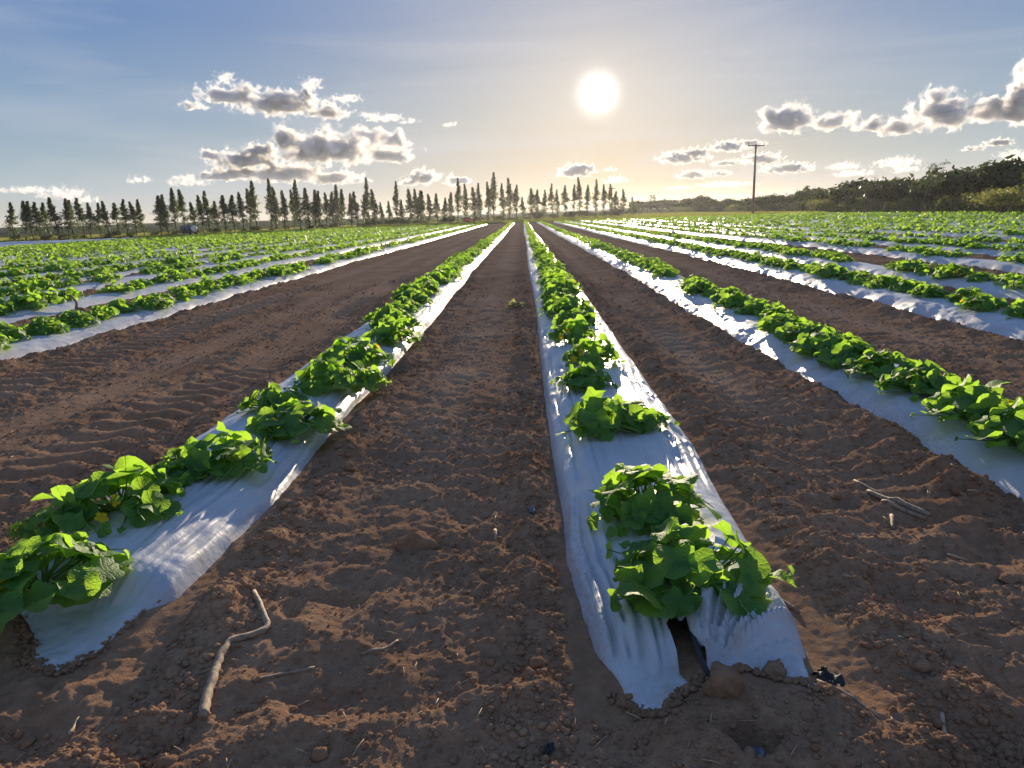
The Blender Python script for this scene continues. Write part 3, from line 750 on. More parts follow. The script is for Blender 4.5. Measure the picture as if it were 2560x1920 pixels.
# drip hose out of the torn film
mbh = MB(); mbh.tube([tuple(gpt(*q)) for q in ((1722, 1545, .085), (1735, 1600, .082), (1752, 1648, .072), (1768, 1680, .060), (1784, 1702, .045), (1796, 1722, .01))], [.0075] * 6, 10)
tag(mbh.build('drip_hose', M['rubber']), 'black drip hose coming out of the tear in the mulch strip', 'hose')
def crumple(name, x, y, z, sx, sy, h, mat, label, cat, rz=0, seed=0, n=14):
    u = np.linspace(-1, 1, n); U, W = np.meshgrid(u, u); q = np.abs(fbm(U * 1.8 + seed, W * 1.8, seed, 3))
    ca, sa = math.cos(rz), math.sin(rz)
    e = 1 + .25 * vnoise(U * 2 + 9, W * 2, seed + 1)
    a, b = U * sx * e, W * sy * e
    X = x + a * ca - b * sa; Y = y + a * sa + b * ca; Z = z + h * q * 1.6
    top = np.stack([X, Y, Z], -1).reshape(-1, 3); idx = np.arange(n * n).reshape(n, n)
    Fq = np.stack([idx[:-1, :-1], idx[:-1, 1:], idx[1:, 1:], idx[1:, :-1]], -1).reshape(-1, 4)
    return tag(mesh_obj(name, top, Fq, M[mat]), label, cat)
crumple('plastic_scrap', .485, 1.375, gz(.485, 1.375) + .012, .030, .045, .016, 'scrap', 'dark bluish plastic scrap sunk in the hole before the torn strip', 'plastic scrap', .2, 2)
p = GD((1190, 1605))[0]; crumple('plastic_scrap', p[0], p[1], gz(*p) + .004, .010, .026, .010, 'rubber', 'black plastic scrap with a pale edge at the bottom of the path', 'plastic scrap', -.6, 4)
p = GD((1150, 1110))[0]; crumple('plastic_scrap', p[0], p[1], gz(*p) + .004, .013, .028, .014, 'scrap', 'grey film scrap beside the strip right of the central path', 'plastic scrap', .1, 5)
p = GD((1785, 1492))[0]; crumple('plastic_scrap', p[0], p[1], gz(*p) + .003, .02, .035, .022, 'rubber', 'black crumpled film at the right corner of the torn strip', 'plastic scrap', .5, 7)
def wilted():
    p = G(700 + 1620 / 2.765, 540 + 640 / 2.765); e = empty('wilted_seedling', (p[0], p[1], gz(*p) + .02))
    LV, LF, LU, st, _ = plant_geo(900, 9, .14, .05, LT)
    mesh_obj('foliage', np.concatenate(LV), LF, M['wilt'], e, uv=np.concatenate(LU))
    mb = MB()
    for pts, rad in st: mb.tube(pts, rad, 5, False)
    mb.build('stem', M['straw'], e)
    tag(e, 'pale wilted uprooted seedling lying on the central dirt path', 'seedling')
wilted()

# ------------------------------------------------------------------ trees
def leaf_cloud(points, per, sig, size, rnd, aspect=.45, droop=0.0):
    """clusters of small leaf quads round the given points"""
    P = np.repeat(points, per, 0); n = len(P)
    sg = np.repeat(np.broadcast_to(sig, (len(points),)), per)[:, None]
    c = P + rnd.normal(size=(n, 3)) * sg * np.array([1, 1, .8])
    d = rnd.normal(size=(n, 3)); d[:, 2] -= droop; d /= np.linalg.norm(d, axis=1)[:, None]
    e = np.cross(d, rnd.normal(size=(n, 3))); e /= np.linalg.norm(e, axis=1)[:, None]
    L = size * (0.6 + .8 * rnd.random((n, 1)))
    V = np.stack([c - d * L, c + e * L * aspect, c + d * L, c - e * L * aspect], 1).reshape(-1, 3)
    return V, np.arange(4 * n).reshape(n, 4)
def proto_euc(seed):
    r = random.Random(seed); rnd = np.random.default_rng(seed)
    e = empty('eucalyptus_tree', (0, 0, 0))
    mb = MB(); H = 1.0
    bend = r.uniform(-.03, .03); tr = lambda t: np.array([bend * math.sin(t * 3), .015 * math.sin(t * 5 + seed), t * H])
    mb.tube([tr(t) for t in np.linspace(0, .97, 9)], list(np.linspace(.011, .002, 9)), 6)
    pts = []; sig = []
    bare = r.uniform(.17, .32)
    wide = r.uniform(.072, .104)
    for k in range(96):
        t = bare + (1 - bare) * (k + .5) / 96
        q = (t - bare) / (1 - bare)
        prof = wide * (min(1, q / .22) ** .6) * (1 - q) ** 1.15 * 1.6 + .002
        if q < .30 and r.random() < .48: continue
        a = r.uniform(0, 6.283); L = prof * r.uniform(.35, 1.15)
        s0 = tr(t - .03); p = tr(t) + np.array([L * math.cos(a), L * math.sin(a), L * .55])
        mb.tube([s0, (s0 + p) / 2 + np.array([0, 0, .004]), p], [.0026, .0018, .001], 3, False)
        for m in range(3):
            f = r.uniform(.45, 1.1); pts.append(s0 + (p - s0) * f); sig.append(.005 + .022 * (1 - q))
    for k in range(r.choice([2, 3, 4, 6])):        # suckers low on the trunk
        a = r.uniform(0, 6.283); t = r.uniform(.03, .2); L = r.uniform(.02, .06)
        pts.append(tr(t) + np.array([L * math.cos(a), L * math.sin(a), .01])); sig.append(.022)
    V, Fq = leaf_cloud(np.array(pts), 12, np.array(sig), .0158, rnd, .38, .5)
    crown = mesh_obj('crown', V, Fq, M['euc'], e, smooth=False)
    trunk = mb.build('trunk', M['bark'], e)
    return [e, [(crown, []), (trunk, [])], False]
EUC = [proto_euc(700 + s) for s in range(10)]
def line_y(x):   # tree line behind the field
    return float(np.interp(x, [-80, -46, -30, 0, 30], [93, 93, 107, 136, 160]))
def use(src, loc, rz, sc):
    if not src[2]:
        o = src[0]; o.location = loc; o.rotation_euler = (0, 0, rz); o.scale = sc if hasattr(sc, '__len__') else (sc, sc, sc); src[2] = True; return o
    return copy_tree(src[0], src[1], loc, rz, sc)
Z3 = [(35, 300), (115, 290), (185, 290), (260, 300), (335, 305), (415, 260), (490, 270), (550, 280), (625, 265), (710, 305), (785, 305), (865, 290), (950, 305), (1010, 275), (1095, 295), (1170, 275)]
Z3b = [(1330, 245), (1390, 235), (1460, 180), (1535, 190), (1630, 300), (1690, 240), (1755, 205), (1850, 290), (1900, 240), (1975, 240), (2045, 215), (2110, 185), (2175, 120)]
Z4 = [(40, 100), (110, 170), (180, 200), (250, 195), (295, 110), (395, 180), (460, 195), (490, 205), (540, 220), (620, 210), (660, 150), (690, 190), (765, 225), (825, 210), (895, 240), (925, 90), (965, 190), (1045, 300)]
Z4b = [(1140, 290), (1185, 120), (1240, 280), (1295, 185), (1360, 185), (1395, 200), (1425, 205), (1470, 230), (1550, 225), (1615, 260), (1665, 215), (1720, 90), (1785, 145), (1855, 170), (1915, 135), (1980, 125), (2035, 45), (2110, 140), (2170, 90)]
Z5 = [(15, 150), (90, 255), (140, 180), (205, 190), (265, 195), (325, 140), (385, 190), (450, 155), (515, 145), (572, 85), (640, 150), (705, 105), (770, 145), (835, 140), (890, 205), (945, 185), (1020, 250), (1080, 280)]
ZZ = 3.456
clusters = [('left of the wide gap', [(a / ZZ, 420 + b / ZZ) for a, b in Z3]),
            ('between the wide left gap and the tall tree', [(a / ZZ, 420 + b / ZZ) for a, b in Z3b]),
            ('left of the narrow gap', [(640 + a / ZZ, 420 + b / ZZ) for a, b in Z4]),
            ('between narrow gap and central path', [(640 + a / ZZ, 420 + b / ZZ) for a, b in Z4b]),
            ('right of the central path', [(1280 + a / ZZ, 420 + b / ZZ) for a, b in Z5])]
clusters[1] = ('around the tank trailer', clusters[1][1])
tr_ = random.Random(77); tcount = 0
TREE_BASE = []
for cname, lst in clusters:
    hs = []
    for k, (px, py) in enumerate(lst):
        Y = 110.0
        for it in range(6): Y = line_y(at_y(px, py, Y)[0])
        Y += tr_.uniform(-2.0, 2.5)
        P = at_y(px, py, Y); z0 = gz(P[0], Y) - .05; H = P[2] - z0
        sw = tr_.uniform(1.12, 1.48) * min(1.25, max(.85, 6.5 / H))
        o = use(EUC[(tcount * 7 + k) % 10], (P[0] + tr_.uniform(0, .25) + (0.5 if cname.startswith('left') else .15), Y, z0), tr_.uniform(0, 6.28), (H * sw, H * sw, H / .985))
        o.rotation_euler[1] = -.085 if cname == 'left of the wide gap' else -.03
        TREE_BASE.append((P[0], Y)); tcount += 1
        size = 'tall slim' if H > 7.4 else 'short slim' if H < 5.2 else 'slim'
        tag(o, f'{size} eucalyptus, {ORD[k]} from left of those {cname}', 'eucalyptus tree', f'eucalyptus trees {cname}')
for s in EUC:
    if not s[2]:
        for ch, _ in s[1]: bpy.data.objects.remove(ch)
        bpy.data.objects.remove(s[0])

# scrub trees and bushes on the right
def proto_bush(seed, name, mat, H, W, nb, per, size, trunkh=.35, sparse=False, cat=None):
    r = random.Random(seed); rnd = np.random.default_rng(seed)
    e = empty(name, (0, 0, 0)); mb = MB(); pts = []; sig = []
    stems = 3 if trunkh > .2 else 6
    for s in range(stems):
        a = 6.283 * s / stems + r.uniform(-.6, .6); lean = W * r.uniform(.12, .35)
        b = np.array([.06 * W * math.cos(a), .06 * W * math.sin(a), 0]); t = np.array([lean * math.cos(a), lean * math.sin(a), H * r.uniform(.5, .7)])
        mb.tube([b, (b + t) / 2 + np.array([0, 0, .05 * H]), t], [.022 * H, .016 * H, .008 * H], 5)
        for q in range(nb // stems):
            aa = r.uniform(0, 6.283); el = r.uniform(-.25, 1.2); L = r.uniform(.35, 1.0)
            tip = np.array([L * W * .5 * math.cos(aa) * math.cos(el), L * W * .5 * math.sin(aa) * math.cos(el), H * (trunkh + (1 - trunkh) * (.42 + .5 * L * math.sin(el)))])
            tip[:2] += t[:2] * .6
            tip[2] = max(.08 * H, min(H, tip[2]))
            f = r.uniform(.5, 1.0); j = b + (t - b) * f
            mb.tube([j, (j + tip) / 2, tip], [.006 * H, .004 * H, .0015 * H], 4, False)
            pts.append(tip); sig.append(r.uniform(.04, .085) * W)
            if not sparse: pts.append(j * .35 + tip * .65); sig.append(.09 * W)
    V, Fq = leaf_cloud(np.array(pts), per, np.array(sig), size, rnd, .5)
    V[:, 2] = np.maximum(V[:, 2], .02)
    crown = mesh_obj('crown', V, Fq, M[mat], e, smooth=False); trunk = mb.build('trunk', M['bark'], e)
    return [e, [(crown, []), (trunk, [])], False]
SCR = [proto_bush(800 + s, 'scrub_tree', 'scrub', 1, .95 + .1 * (s % 3), 34, 40, .050, .26) for s in range(6)]
BSH = [proto_bush(840 + s, 'olive_bush', 'olive', 1, 1.25, 42, 26, .032, .05) for s in range(4)]
DSH = [proto_bush(860 + s, 'dark_shrub', 'scrub', 1, 1.4, 36, 24, .036, .04) for s in range(3)]
# skyline of the wood: (source px x, y of the top)
SKY = [(1600, 503), (1625, 497), (1650, 502), (1680, 500), (1710, 503), (1735, 497), (1765, 493), (1795, 497), (1822, 495), (1850, 492), (1885, 490), (1915, 488), (1945, 484), (1975, 483), (2005, 474), (2035, 470), (2065, 472), (2095, 458),
       (2122, 452), (2150, 454), (2180, 447), (2212, 446), (2240, 442), (2270, 446), (2300, 441), (2330, 446), (2365, 438), (2395, 426), (2425, 398), (2455, 396), (2480, 412), (2510, 424), (2540, 420), (2562, 418), (2600, 410), (2650, 400)]
sr = random.Random(31)
names_r = 'in the wood on the right'
for k, (px, py) in enumerate(SKY):
    lat = 43.0 + sr.uniform(-1, 2.5)
    d = ray(px, py); Y = lat * d[1] / d[0]
    if Y > 230: Y = 230 + sr.uniform(-15, 15)
    P = at_y(px, py, Y); z0 = gz(P[0], Y); H = (P[2] - z0) * sr.choice([.72, .88, 1.0, 1.06, 1.15])
    wid = H * sr.uniform(.95, 1.35)
    if px < 1760: wid = H * 1.9
    o = use(SCR[(k * 5) % 6], (P[0], Y, z0), sr.uniform(0, 6.28), (wid, wid, H))
    if px < 1880: lab = f'dark scrub tree left of the utility pole, {ORD[k]} after the eucalyptus line'; g = 'scrub trees left of the utility pole'
    elif k < 28: lab = f'dark scrub tree in the wood, {ORD[k-10]} right of the utility pole'; g = 'scrub trees right of the utility pole'
    elif k < 34: lab = f'{["tall dark", "tallest dark", "dark rounded", "dark leafy", "dark bushy", "dark broad"][k-28]} scrub tree by the right frame edge behind the olive bush'; g = 'scrub trees at the right frame edge'
    else: lab = 'dark scrub tree at the very right end of the wood'; g = 'scrub trees at the right frame edge'
    tag(o, lab, 'scrub tree', g)
    # second rank fills the wood behind
for k in range(46):
    Y = 45 * (210 / 45.0) ** (k / 45.0) + sr.uniform(-1.5, 1.5); X = 46 + sr.uniform(0, 5)
    H = sr.uniform(1.9, 2.7) + Y * .004
    o = use(SCR[(k * 7 + 3) % 6], (X, Y, gz(X, Y)), sr.uniform(0, 6.28), (H * 1.5, H * 1.5, H))
    tag(o, 'dark scrub tree standing deeper inside the wood on the right', 'scrub tree', 'scrub trees deeper in the wood')
bi = 0
for k in range(58):
    Y = 44 * (200 / 44.0) ** (k / 57.0) + sr.uniform(-.8, .8); X = 40.9 + sr.uniform(-.3, 1.5)
    H = sr.uniform(1.2, 2.3); olive = sr.random() < .62
    src = (BSH if olive else DSH); s = src[(k * 3) % len(src)]
    o = use(s, (X, Y, gz(X, Y)), sr.uniform(0, 6.28), (H * 1.15, H * 1.15, H))
    band = 'near the right frame edge' if Y < 62 else 'right of the utility pole' if Y < 105 else 'left of the utility pole'
    nm = 'olive green bush' if olive else 'dark green bush'
    tag(o, f'{nm} behind the wire fence {band}', 'bush', f'{nm}es behind the fence {band}')
# one big olive bush at the frame edge
P = at_y(2520, 470, 52); o = use(BSH[1], (P[0] - .2, 52, gz(P[0], 52)), 1.0, (3.0, 3.0, P[2] + .3))
tag(o, 'large yellowish olive bush cut by the right frame edge', 'bush')
# leaning feathery tree and a bare one
def feather(px, py, bx, by, Y, label, dens, seed):
    T = at_y(px, py, Y); B = at_y(bx, by, Y); z0 = gz(B[0], Y)
    e = empty('feathery_tree', (B[0], Y, z0)); r = random.Random(seed); rnd = np.random.default_rng(seed); mb = MB(); pts = []
    top = np.array([T[0] - B[0], 0, T[2] - z0])
    mb.tube([np.zeros(3), top * .35 + np.array([-.1, 0, .1]), top * .75, top], [.07, .05, .03, .012], 6)
    for k in range(11):
        t = .55 + .45 * k / 10; b = top * t; sgn = -1 if k % 2 else 1
        q = b + np.array([sgn * r.uniform(.35, 1.0) * (1.25 - t * .6), r.uniform(-.6, .6), r.uniform(.02, .35)])
        mb.tube([b, (b + q) / 2 + np.array([0, 0, .08]), q], [.02, .014, .006], 4, False)
        for m in range(7): pts.append(b + (q - b) * r.uniform(.5, 1.12))
    if dens:
        V, Fq = leaf_cloud(np.array(pts), dens, np.full(len(pts), .13), .055, rnd, .5); mesh_obj('crown', V, Fq, M['scrub'], e, smooth=False)
    mb.build('trunk', M['bark'], e); tag(e, label, 'tree')
feather(2345, 412, 2300, 520, 58, 'leaning feathery tree with a thin flat crown above the wood', 9, 5)
feather(2190, 442, 2160, 520, 68, 'bare leafless twiggy tree poking above the wood', 0, 6)
feather(1632, 490, 1630, 540, 190, 'small flat-topped tree above the far end of the wood', 26, 7)
# low dark shrubs among the eucalyptus trunks
br = random.Random(9)
for k in range(64):
    bx, by = TREE_BASE[int(k * len(TREE_BASE) / 64)]
    X = bx + br.uniform(-1.2, 1.2); Y = by + br.uniform(-1, 3)
    H = br.uniform(.8, 1.7) if X > -25 else br.uniform(.5, 1.2)
    if 2 < X < 26: H *= 1.45
    o = use(DSH[k % 3], (X, Y, gz(X, Y)), br.uniform(0, 6.28), (H * 1.1, H * 1.1, H))
    where = 'left of the tank trailer' if X < -44 else 'between the tank trailer and the narrow gap' if X < -26 else 'between the narrow gap and the central path' if X < 0 else 'right of the central path'
    tag(o, f'low dark shrub among the eucalyptus trunks {where}', 'shrub', f'shrubs under the eucalyptus trees {where}')
for src in SCR + BSH + DSH:
    if not src[2]:
        for ch, _ in src[1]: bpy.data.objects.remove(ch)
        bpy.data.objects.remove(src[0])
def grass():
    r = np.random.default_rng(5); N = 120000
    x = r.uniform(-95, 40, N); ly = np.interp(x, [-80, -46, -30, 0, 30], [93, 93, 107, 136, 160])
    yf = np.interp(x, [-70, -45, -38, -24, 0, 14, 34], [88, 88, 89, 103, 104, 101, 90])
    y = yf + 4 + r.random(N) * (ly - yf + 22)
    x2 = r.uniform(39.6, 42, 7000); y2 = 38 + r.random(7000) ** 1.5 * 150
    x = np.concatenate([x, x2]); y = np.concatenate([y, y2]); n = len(x)
    z = ground_z(x, y); h = r.uniform(.12, .42, n); a = r.uniform(0, 6.28, n)
    P = np.stack([x, y, z], 1); V = []
    for k in range(4):
        b = a + k * 1.57 + r.normal(size=n) * .4; d = np.stack([np.cos(b), np.sin(b), np.zeros(n)], 1); s = np.stack([-np.sin(b), np.cos(b), np.zeros(n)], 1)
        V.append(np.stack([P - s * .05, P + s * .05, P + d * (h * .5)[:, None] + np.array([0, 0, 1]) * h[:, None]], 1))
    V = np.concatenate(V).reshape(-1, 3)
    o = mesh_obj('grass', V, np.arange(len(V)).reshape(-1, 3), M['grass'], smooth=False)
    tag(o, 'yellow green grass growing under the far trees and along the fence', 'grass', kind='stuff')
grass()

# ------------------------------------------------------------------ fence, pole, cables
def fence():
    e = empty('wire_fence', (39.7, 40, 0)); r = random.Random(3); prev = None; tops = []
    Y = 34.0; k = 0
    while Y < 196:
        X = 39.7 + r.uniform(-.12, .12); z = gz(X, Y); h = r.uniform(1.15, 1.45)
        mb = MB(); rad = r.uniform(.035, .06)
        mb.tube([(X - 39.7, Y - 40, z - .1), (X - 39.7 + r.uniform(-.04, .04), Y - 40, z + h * .6), (X - 39.7 + r.uniform(-.08, .08), Y - 40 + r.uniform(-.05, .05), z + h)], [rad, rad * .9, rad * .8], 6)
        mb.build('post', M['bark'], e); tops.append((X - 39.7, Y - 40, z)); Y += r.uniform(1.9, 2.6); k += 1
    for i in range(4):
        mb = MB(); mb.tube([(a, b, c + .28 + .26 * i) for a, b, c in tops], .006, 4); mb.build('wire', M['wire'], e)
    tag(e, 'rough wooden post and wire fence along the right edge of the field', 'fence')
fence()
def pole():
    b = gpt(1882, 536); Y = 100.0; B = at_y(1882, 537, Y); z0 = gz(B[0], Y)
    e = empty('utility_pole', (B[0], Y, z0)); T = at_y(1889, 364, Y); H = T[2] - z0
    hw = 0
    mb = MB(); mb.tube([(0, 0, -.3), (.0, 0, H * .5), (.02, 0, H + .15)], [.19, .155, .115], 12); mb.build('shaft', M['pole'], e)
    ax = Matrix.Rotation(math.radians(12), 3, 'Z'); ax = np.array(ax)
    mb = MB(); mb.box((.02, -.17, H - .02), (2.35, .10, .15), ax); mb.build('crossarm', M['pole'], e, smooth=False)
    ends = []
    for s in (-1, 1):
        c = ax @ np.array([s * 1.12, 0, 0]) + np.array([.02, -.17, 0])
        mb = MB(); mb.tube([(c[0], c[1], H + .056), (c[0], c[1], H + .30), (c[0], c[1], H + .42)], [.045, .055, .03], 8); mb.build('insulator', M['pole'], e)
        ends.append(np.array([B[0] + c[0], Y + c[1], z0 + H + .40]))
    mb = MB(); a = ax @ np.array([.45, 0, 0]); 
    tag(e, 'tall bare utility pole with a single crossarm at the edge of the field', 'utility pole')
    for s, (en, pyr) in enumerate(zip(ends, (219, 242))):
        far = at_y(2560, pyr, 50.5 + s * .8); far2 = en + (far - en) * 1.5
        pts = []
        for k in range(41):
            t = k / 40; q = en * (1 - t) + far2 * t; q = q.copy(); q[2] -= 1.9 * t * (1 - t) * 0 ; 
            tt = t * 1.5
            q[2] -= .9 * (tt * (1 - tt)) if tt < 1 else -(.5 * (tt - 1))
            pts.append(q)
        mb = MB(); mb.tube(pts, .0055, 5)
        o = mb.build('power_cable', M['wire']); tag(o, ['upper' if s == 0 else 'lower'][0] + ' thin power cable running from the utility pole to the right', 'power cable', 'power cables on the utility pole')
    Y2 = 165.0; B2 = at_y(1530, 545, Y2); T2 = at_y(1530, 471, Y2); z2 = gz(B2[0], Y2)
    e2 = empty('utility_pole', (B2[0], Y2, z2)); H2 = T2[2] - z2
    mb = MB(); mb.tube([(0, 0, -.2), (0, 0, H2 + .2)], [.15, .10], 8); mb.build('shaft', M['pole'], e2)
    mb = MB(); mb.box((0, -.15, H2), (1.7, .1, .13)); mb.build('crossarm', M['pole'], e2, smooth=False)
    tag(e2, 'small far utility pole half hidden behind the last eucalyptus trees', 'utility pole')
pole()
# ------------------------------------------------------------------ tank trailer and red box
def tank():
    A, B = at_y(451, 590, 90.5), at_y(497, 588, 91.5); c = (A + B) / 2; z0 = gz(c[0], c[1])
    e = empty('tank_trailer', (c[0], c[1], z0), -.62)
    L = 2.5; R = .42; zc = .88
    def lathe(prof, n=24):
        V = []; 
        for (x, r) in prof:
            for k in range(n): w = 6.28318 * k / n; V.append((x, r * math.cos(w), zc + r * math.sin(w)))
        m = len(prof); F = [(i * n + k, i * n + (k + 1) % n, (i + 1) * n + (k + 1) % n, (i + 1) * n + k) for i in range(m - 1) for k in range(n)]
        F += [tuple(range(n))[::-1], tuple(range((m - 1) * n, m * n))]
        mb = MB(); mb.add(np.array(V), F); return mb
    lathe([(-L / 2 - .10, .10), (-L / 2 - .07, .28), (-L / 2, R), (-.4, R), (-.39, R + .015), (-.36, R + .015), (-.35, R), (.4, R), (.41, R + .015), (.44, R + .015), (.45, R), (L / 2, R)]).build('tank', M['tank'], e)
    lathe([(L / 2, R - .004), (L / 2 + .04, R * .94), (L / 2 + .08, R * .7), (L / 2 + .095, .1)]).build('end_cap', M['pale'], e)
    mb = MB(); mb.tube([(.2, 0, zc + R - .02), (.2, 0, zc + R + .10)], [.16, .15], 14); mb.build('hatch', M['tank'], e)
    mb = MB(); mb.box((0, .25, .42), (2.5, .08, .10)); mb.box((0, -.25, .42), (2.5, .08, .10)); mb.box((-.8, 0, .45), (.08, .42, .10)); mb.box((.8, 0, .45), (.08, .42, .10))
    mb.tube([(-1.2, .25, .42), (-1.95, 0, .40)], .035, 6); mb.tube([(-1.2, -.25, .42), (-1.95, 0, .40)], .035, 6); mb.build('chassis', M['tank'], e, smooth=False)
    for x in (-.65, .65):
        for s in (-1, 1):
            mb = MB(); mb.tube([(x, s * .36, .27), (x, s * .38, .27), (x, s * .52, .27), (x, s * .54, .27)], [.20, .27, .27, .20], 20); w = mb.build('wheel', M['rubber'], e)
            mb = MB(); mb.tube([(x, s * .525, .27), (x, s * .548, .27)], [.13, .11], 14); mb.build('rim', M['pale'], w)
    tag(e, 'dark blue grey cylindrical tank trailer with a pale round end under the trees', 'tank trailer')
    A = at_y(1159, 561, 121); B = at_y(1177, 561, 121); w_ = B[0] - A[0]; z0 = gz(A[0], 121)
    e = empty('red_cart', ((A[0] + B[0]) / 2, 121, z0)); T = at_y(1168, 548, 121); h = max(.85, T[2] - z0)
    mb = MB(); lo = .34
    mb.box((0, -.35, (h + lo) / 2), (w_, .05, h - lo)); mb.box((0, .35, (h + lo) / 2), (w_, .05, h - lo)); mb.box((-w_ / 2 + .027, 0, (h + lo) / 2), (.05, .64, h - lo - .01)); mb.box((w_ / 2 - .027, 0, (h + lo) / 2), (.05, .64, h - lo - .01)); mb.box((0, 0, lo + .03), (w_ - .12, .64, .05))
    mb.build('box', M['red'], e, smooth=False)
    mb = MB(); mb.box((0, -.35, h + .025), (w_ + .06, .09, .04)); mb.box((0, .35, h + .025), (w_ + .06, .09, .04)); mb.build('rim', M['tank'], e, smooth=False)
    for s in (-1, 1):
        for x in (-.32, .32):
            mb = MB(); mb.tube([(x * w_, s * .30, .0), (x * w_, s * .30, lo + .01)], .04, 6); mb.build('leg', M['tank'], e)
    tag(e, 'small bright red box cart standing among the far eucalyptus trunks', 'cart')
tank()

# ------------------------------------------------------------------ clouds: lumpy closed bodies of thin white vapour, kilometres away
CD = 6000.0
def cloud(blobs, label, thin=False, seed=0, vox=5.0):
    """blobs: (px x, y, half width, half height) in the photograph's scale at CD metres; a closed hull filled with uneven vapour"""
    r = random.Random(seed); sc = CD / F_PX; roll = .035
    cx = sum(b[0] * b[2] for b in blobs) / sum(b[2] for b in blobs); cy = sum(b[1] * b[2] for b in blobs) / sum(b[2] for b in blobs)
    d = ray(cx, cy); C = np.array([0, 0, CAM_H]) + d * CD
    rt = np.array([d[1], -d[0], 0]); rt /= np.linalg.norm(rt); up = np.array([0, 0, 1.0]); bk = np.cross(up, rt)
    VV, FF = [], []; off = 0; I, Fc = ICO3
    m, nt, out, N = new_mat('cloud_vapour'); L = nt.links.new
    g = N('ShaderNodeNewGeometry'); P = N('ShaderNodeVectorMath', operation='SUBTRACT'); L(g.outputs['Position'], P.inputs[0]); P.inputs[1].default_value = tuple(C)
    def dotn(v):
        n = N('ShaderNodeVectorMath', operation='DOT_PRODUCT'); L(P.outputs[0], n.inputs[0]); n.inputs[1].default_value = tuple(np.asarray(v) / sc); return n.outputs['Value']
    def mt(op, a, b=None, c=None):
        n = N('ShaderNodeMath', operation=op)
        for i, v in enumerate((a, b, c)):
            if v is None: continue
            if isinstance(v, (int, float)): n.inputs[i].default_value = v
            else: L(v, n.inputs[i])
        return n.outputs[0]
    X, Y, Z = dotn(rt), dotn(up), dotn(bk); field = None
    for (x, y, w, h) in blobs:
        dx, dy = (x - cx), (cy - y); dy = dy - dx * roll; dx = dx - (cy - y) * roll
        dep = max(h * 1.6, w * .55)
        u = mt('DIVIDE', mt('SUBTRACT', X, dx), w); v = mt('DIVIDE', mt('SUBTRACT', Y, dy - .35 * h), h * 1.36); q = mt('DIVIDE', Z, dep)
        v = mt('MAXIMUM', v, mt('MULTIPLY', v, -1.9))
        s2 = mt('ADD', mt('ADD', mt('MULTIPLY', u, u), mt('MULTIPLY', v, v)), mt('MULTIPLY', q, q))
        f = mt('SUBTRACT', 1.0, mt('SQRT', s2))
        field = f if field is None else mt('SMOOTH_MAX', field, f, .18)
        p = C + rt * dx * sc + up * (dy - .0 * h) * sc
        VV.append((I * np.array([w * 1.28, dep * 1.28, h * 1.8]) * sc) @ np.stack([rt, bk, up]) + p + up * .12 * h * sc); FF.append(Fc + off); off += len(I)
    hm = max(b[3] for b in blobs)
    n1 = noise(nt, N, P.outputs[0], 1 / (sc * max(10, hm * .8)), 7, .60)
    n1.inputs['Distortion'].default_value = .35
    den = mt('ADD', field, mt('MULTIPLY', mt('SUBTRACT', n1.outputs['Fac'], .565), (3.4 if hm > 17 else 4.4) if not thin else 4.2))
    den = mt('MULTIPLY', den, 2.1); den.node.use_clamp = True
    den = mt('MULTIPLY', mt('MULTIPLY', den, den), (.15 if not thin else .013) * 25.0 / max(14, hm))
    v = N('ShaderNodeVolumePrincipled'); v.inputs['Color'].default_value = (.93, .92, .90, 1); v.inputs['Anisotropy'].default_value = .3
    L(den, v.inputs['Density']); L(v.outputs[0], out.inputs['Volume'])
    o = mesh_obj('cloud', np.concatenate(VV), np.concatenate(FF), m)
    md = o.modifiers.new('r', 'REMESH'); md.mode = 'VOXEL'; md.voxel_size = vox * sc; md.use_smooth_shade = True
    dg = bpy.context.evaluated_depsgraph_get(); me = bpy.data.meshes.new_from_object(o.evaluated_get(dg))
    old = o.data; o.modifiers.clear(); o.data = me; bpy.data.meshes.remove(old)
    if not me.materials: me.materials.append(m)
    tag(o, label, 'cloud', 'cumulus clouds over the field')
S = lambda *bl: [(x * D_, y * D_, w * D_, h * D_) for x, y, w, h in bl]
cloud(S((520, 208, 80, 20), (600, 218, 90, 24), (690, 232, 50, 15), (660, 205, 40, 12), (450, 232, 35, 9)), 'long dark grey cloud with bright rims, highest on the left', seed=1)
cloud(S((720, 315, 120, 34), (640, 300, 35, 30), (840, 300, 50, 18), (830, 328, 70, 18), (790, 285, 40, 15)), 'biggest dark cloud on the left, just above the middle eucalyptus trees', seed=2)
cloud(S((530, 340, 70, 18), (560, 322, 40, 16), (470, 335, 30, 12)), 'pale puffy cloud joined to the left end of the biggest dark cloud', seed=3)
cloud(S((520, 376, 70, 15), (620, 372, 90, 20), (710, 380, 60, 15), (760, 384, 25, 9)), 'flat grey cloud bank right above the eucalyptus tops on the left', seed=4)
cloud(S((915, 380, 35, 17), (985, 388, 28, 12), (890, 392, 30, 8)), 'small grey cloud left of the sun above the tree tops', seed=5)
cloud(S((1248, 366, 40, 15), (1225, 373, 25, 8)), 'small peach grey cloud directly below the sun', seed=6)
cloud(S((1330, 386, 30, 9), (1320, 366, 22, 6)), 'faint double cloudlet below and right of the sun', True, 7)
cloud(S((1720, 250, 55, 30), (1685, 240, 22, 22), (1800, 258, 45, 18), (1870, 268, 50, 14), (1900, 275, 40, 10)), 'long grey cloud with white rims above and right of the utility pole', seed=8)
cloud(S((2050, 235, 60, 32), (2040, 210, 30, 20), (2120, 240, 60, 22), (1985, 262, 45, 14), (2180, 230, 50, 22)), 'large puffy cloud crossed by the power cables on the right', seed=9)
cloud(S((2212, 190, 22, 40), (2230, 220, 40, 30)), 'tall cloud cut by the right frame edge', seed=10)
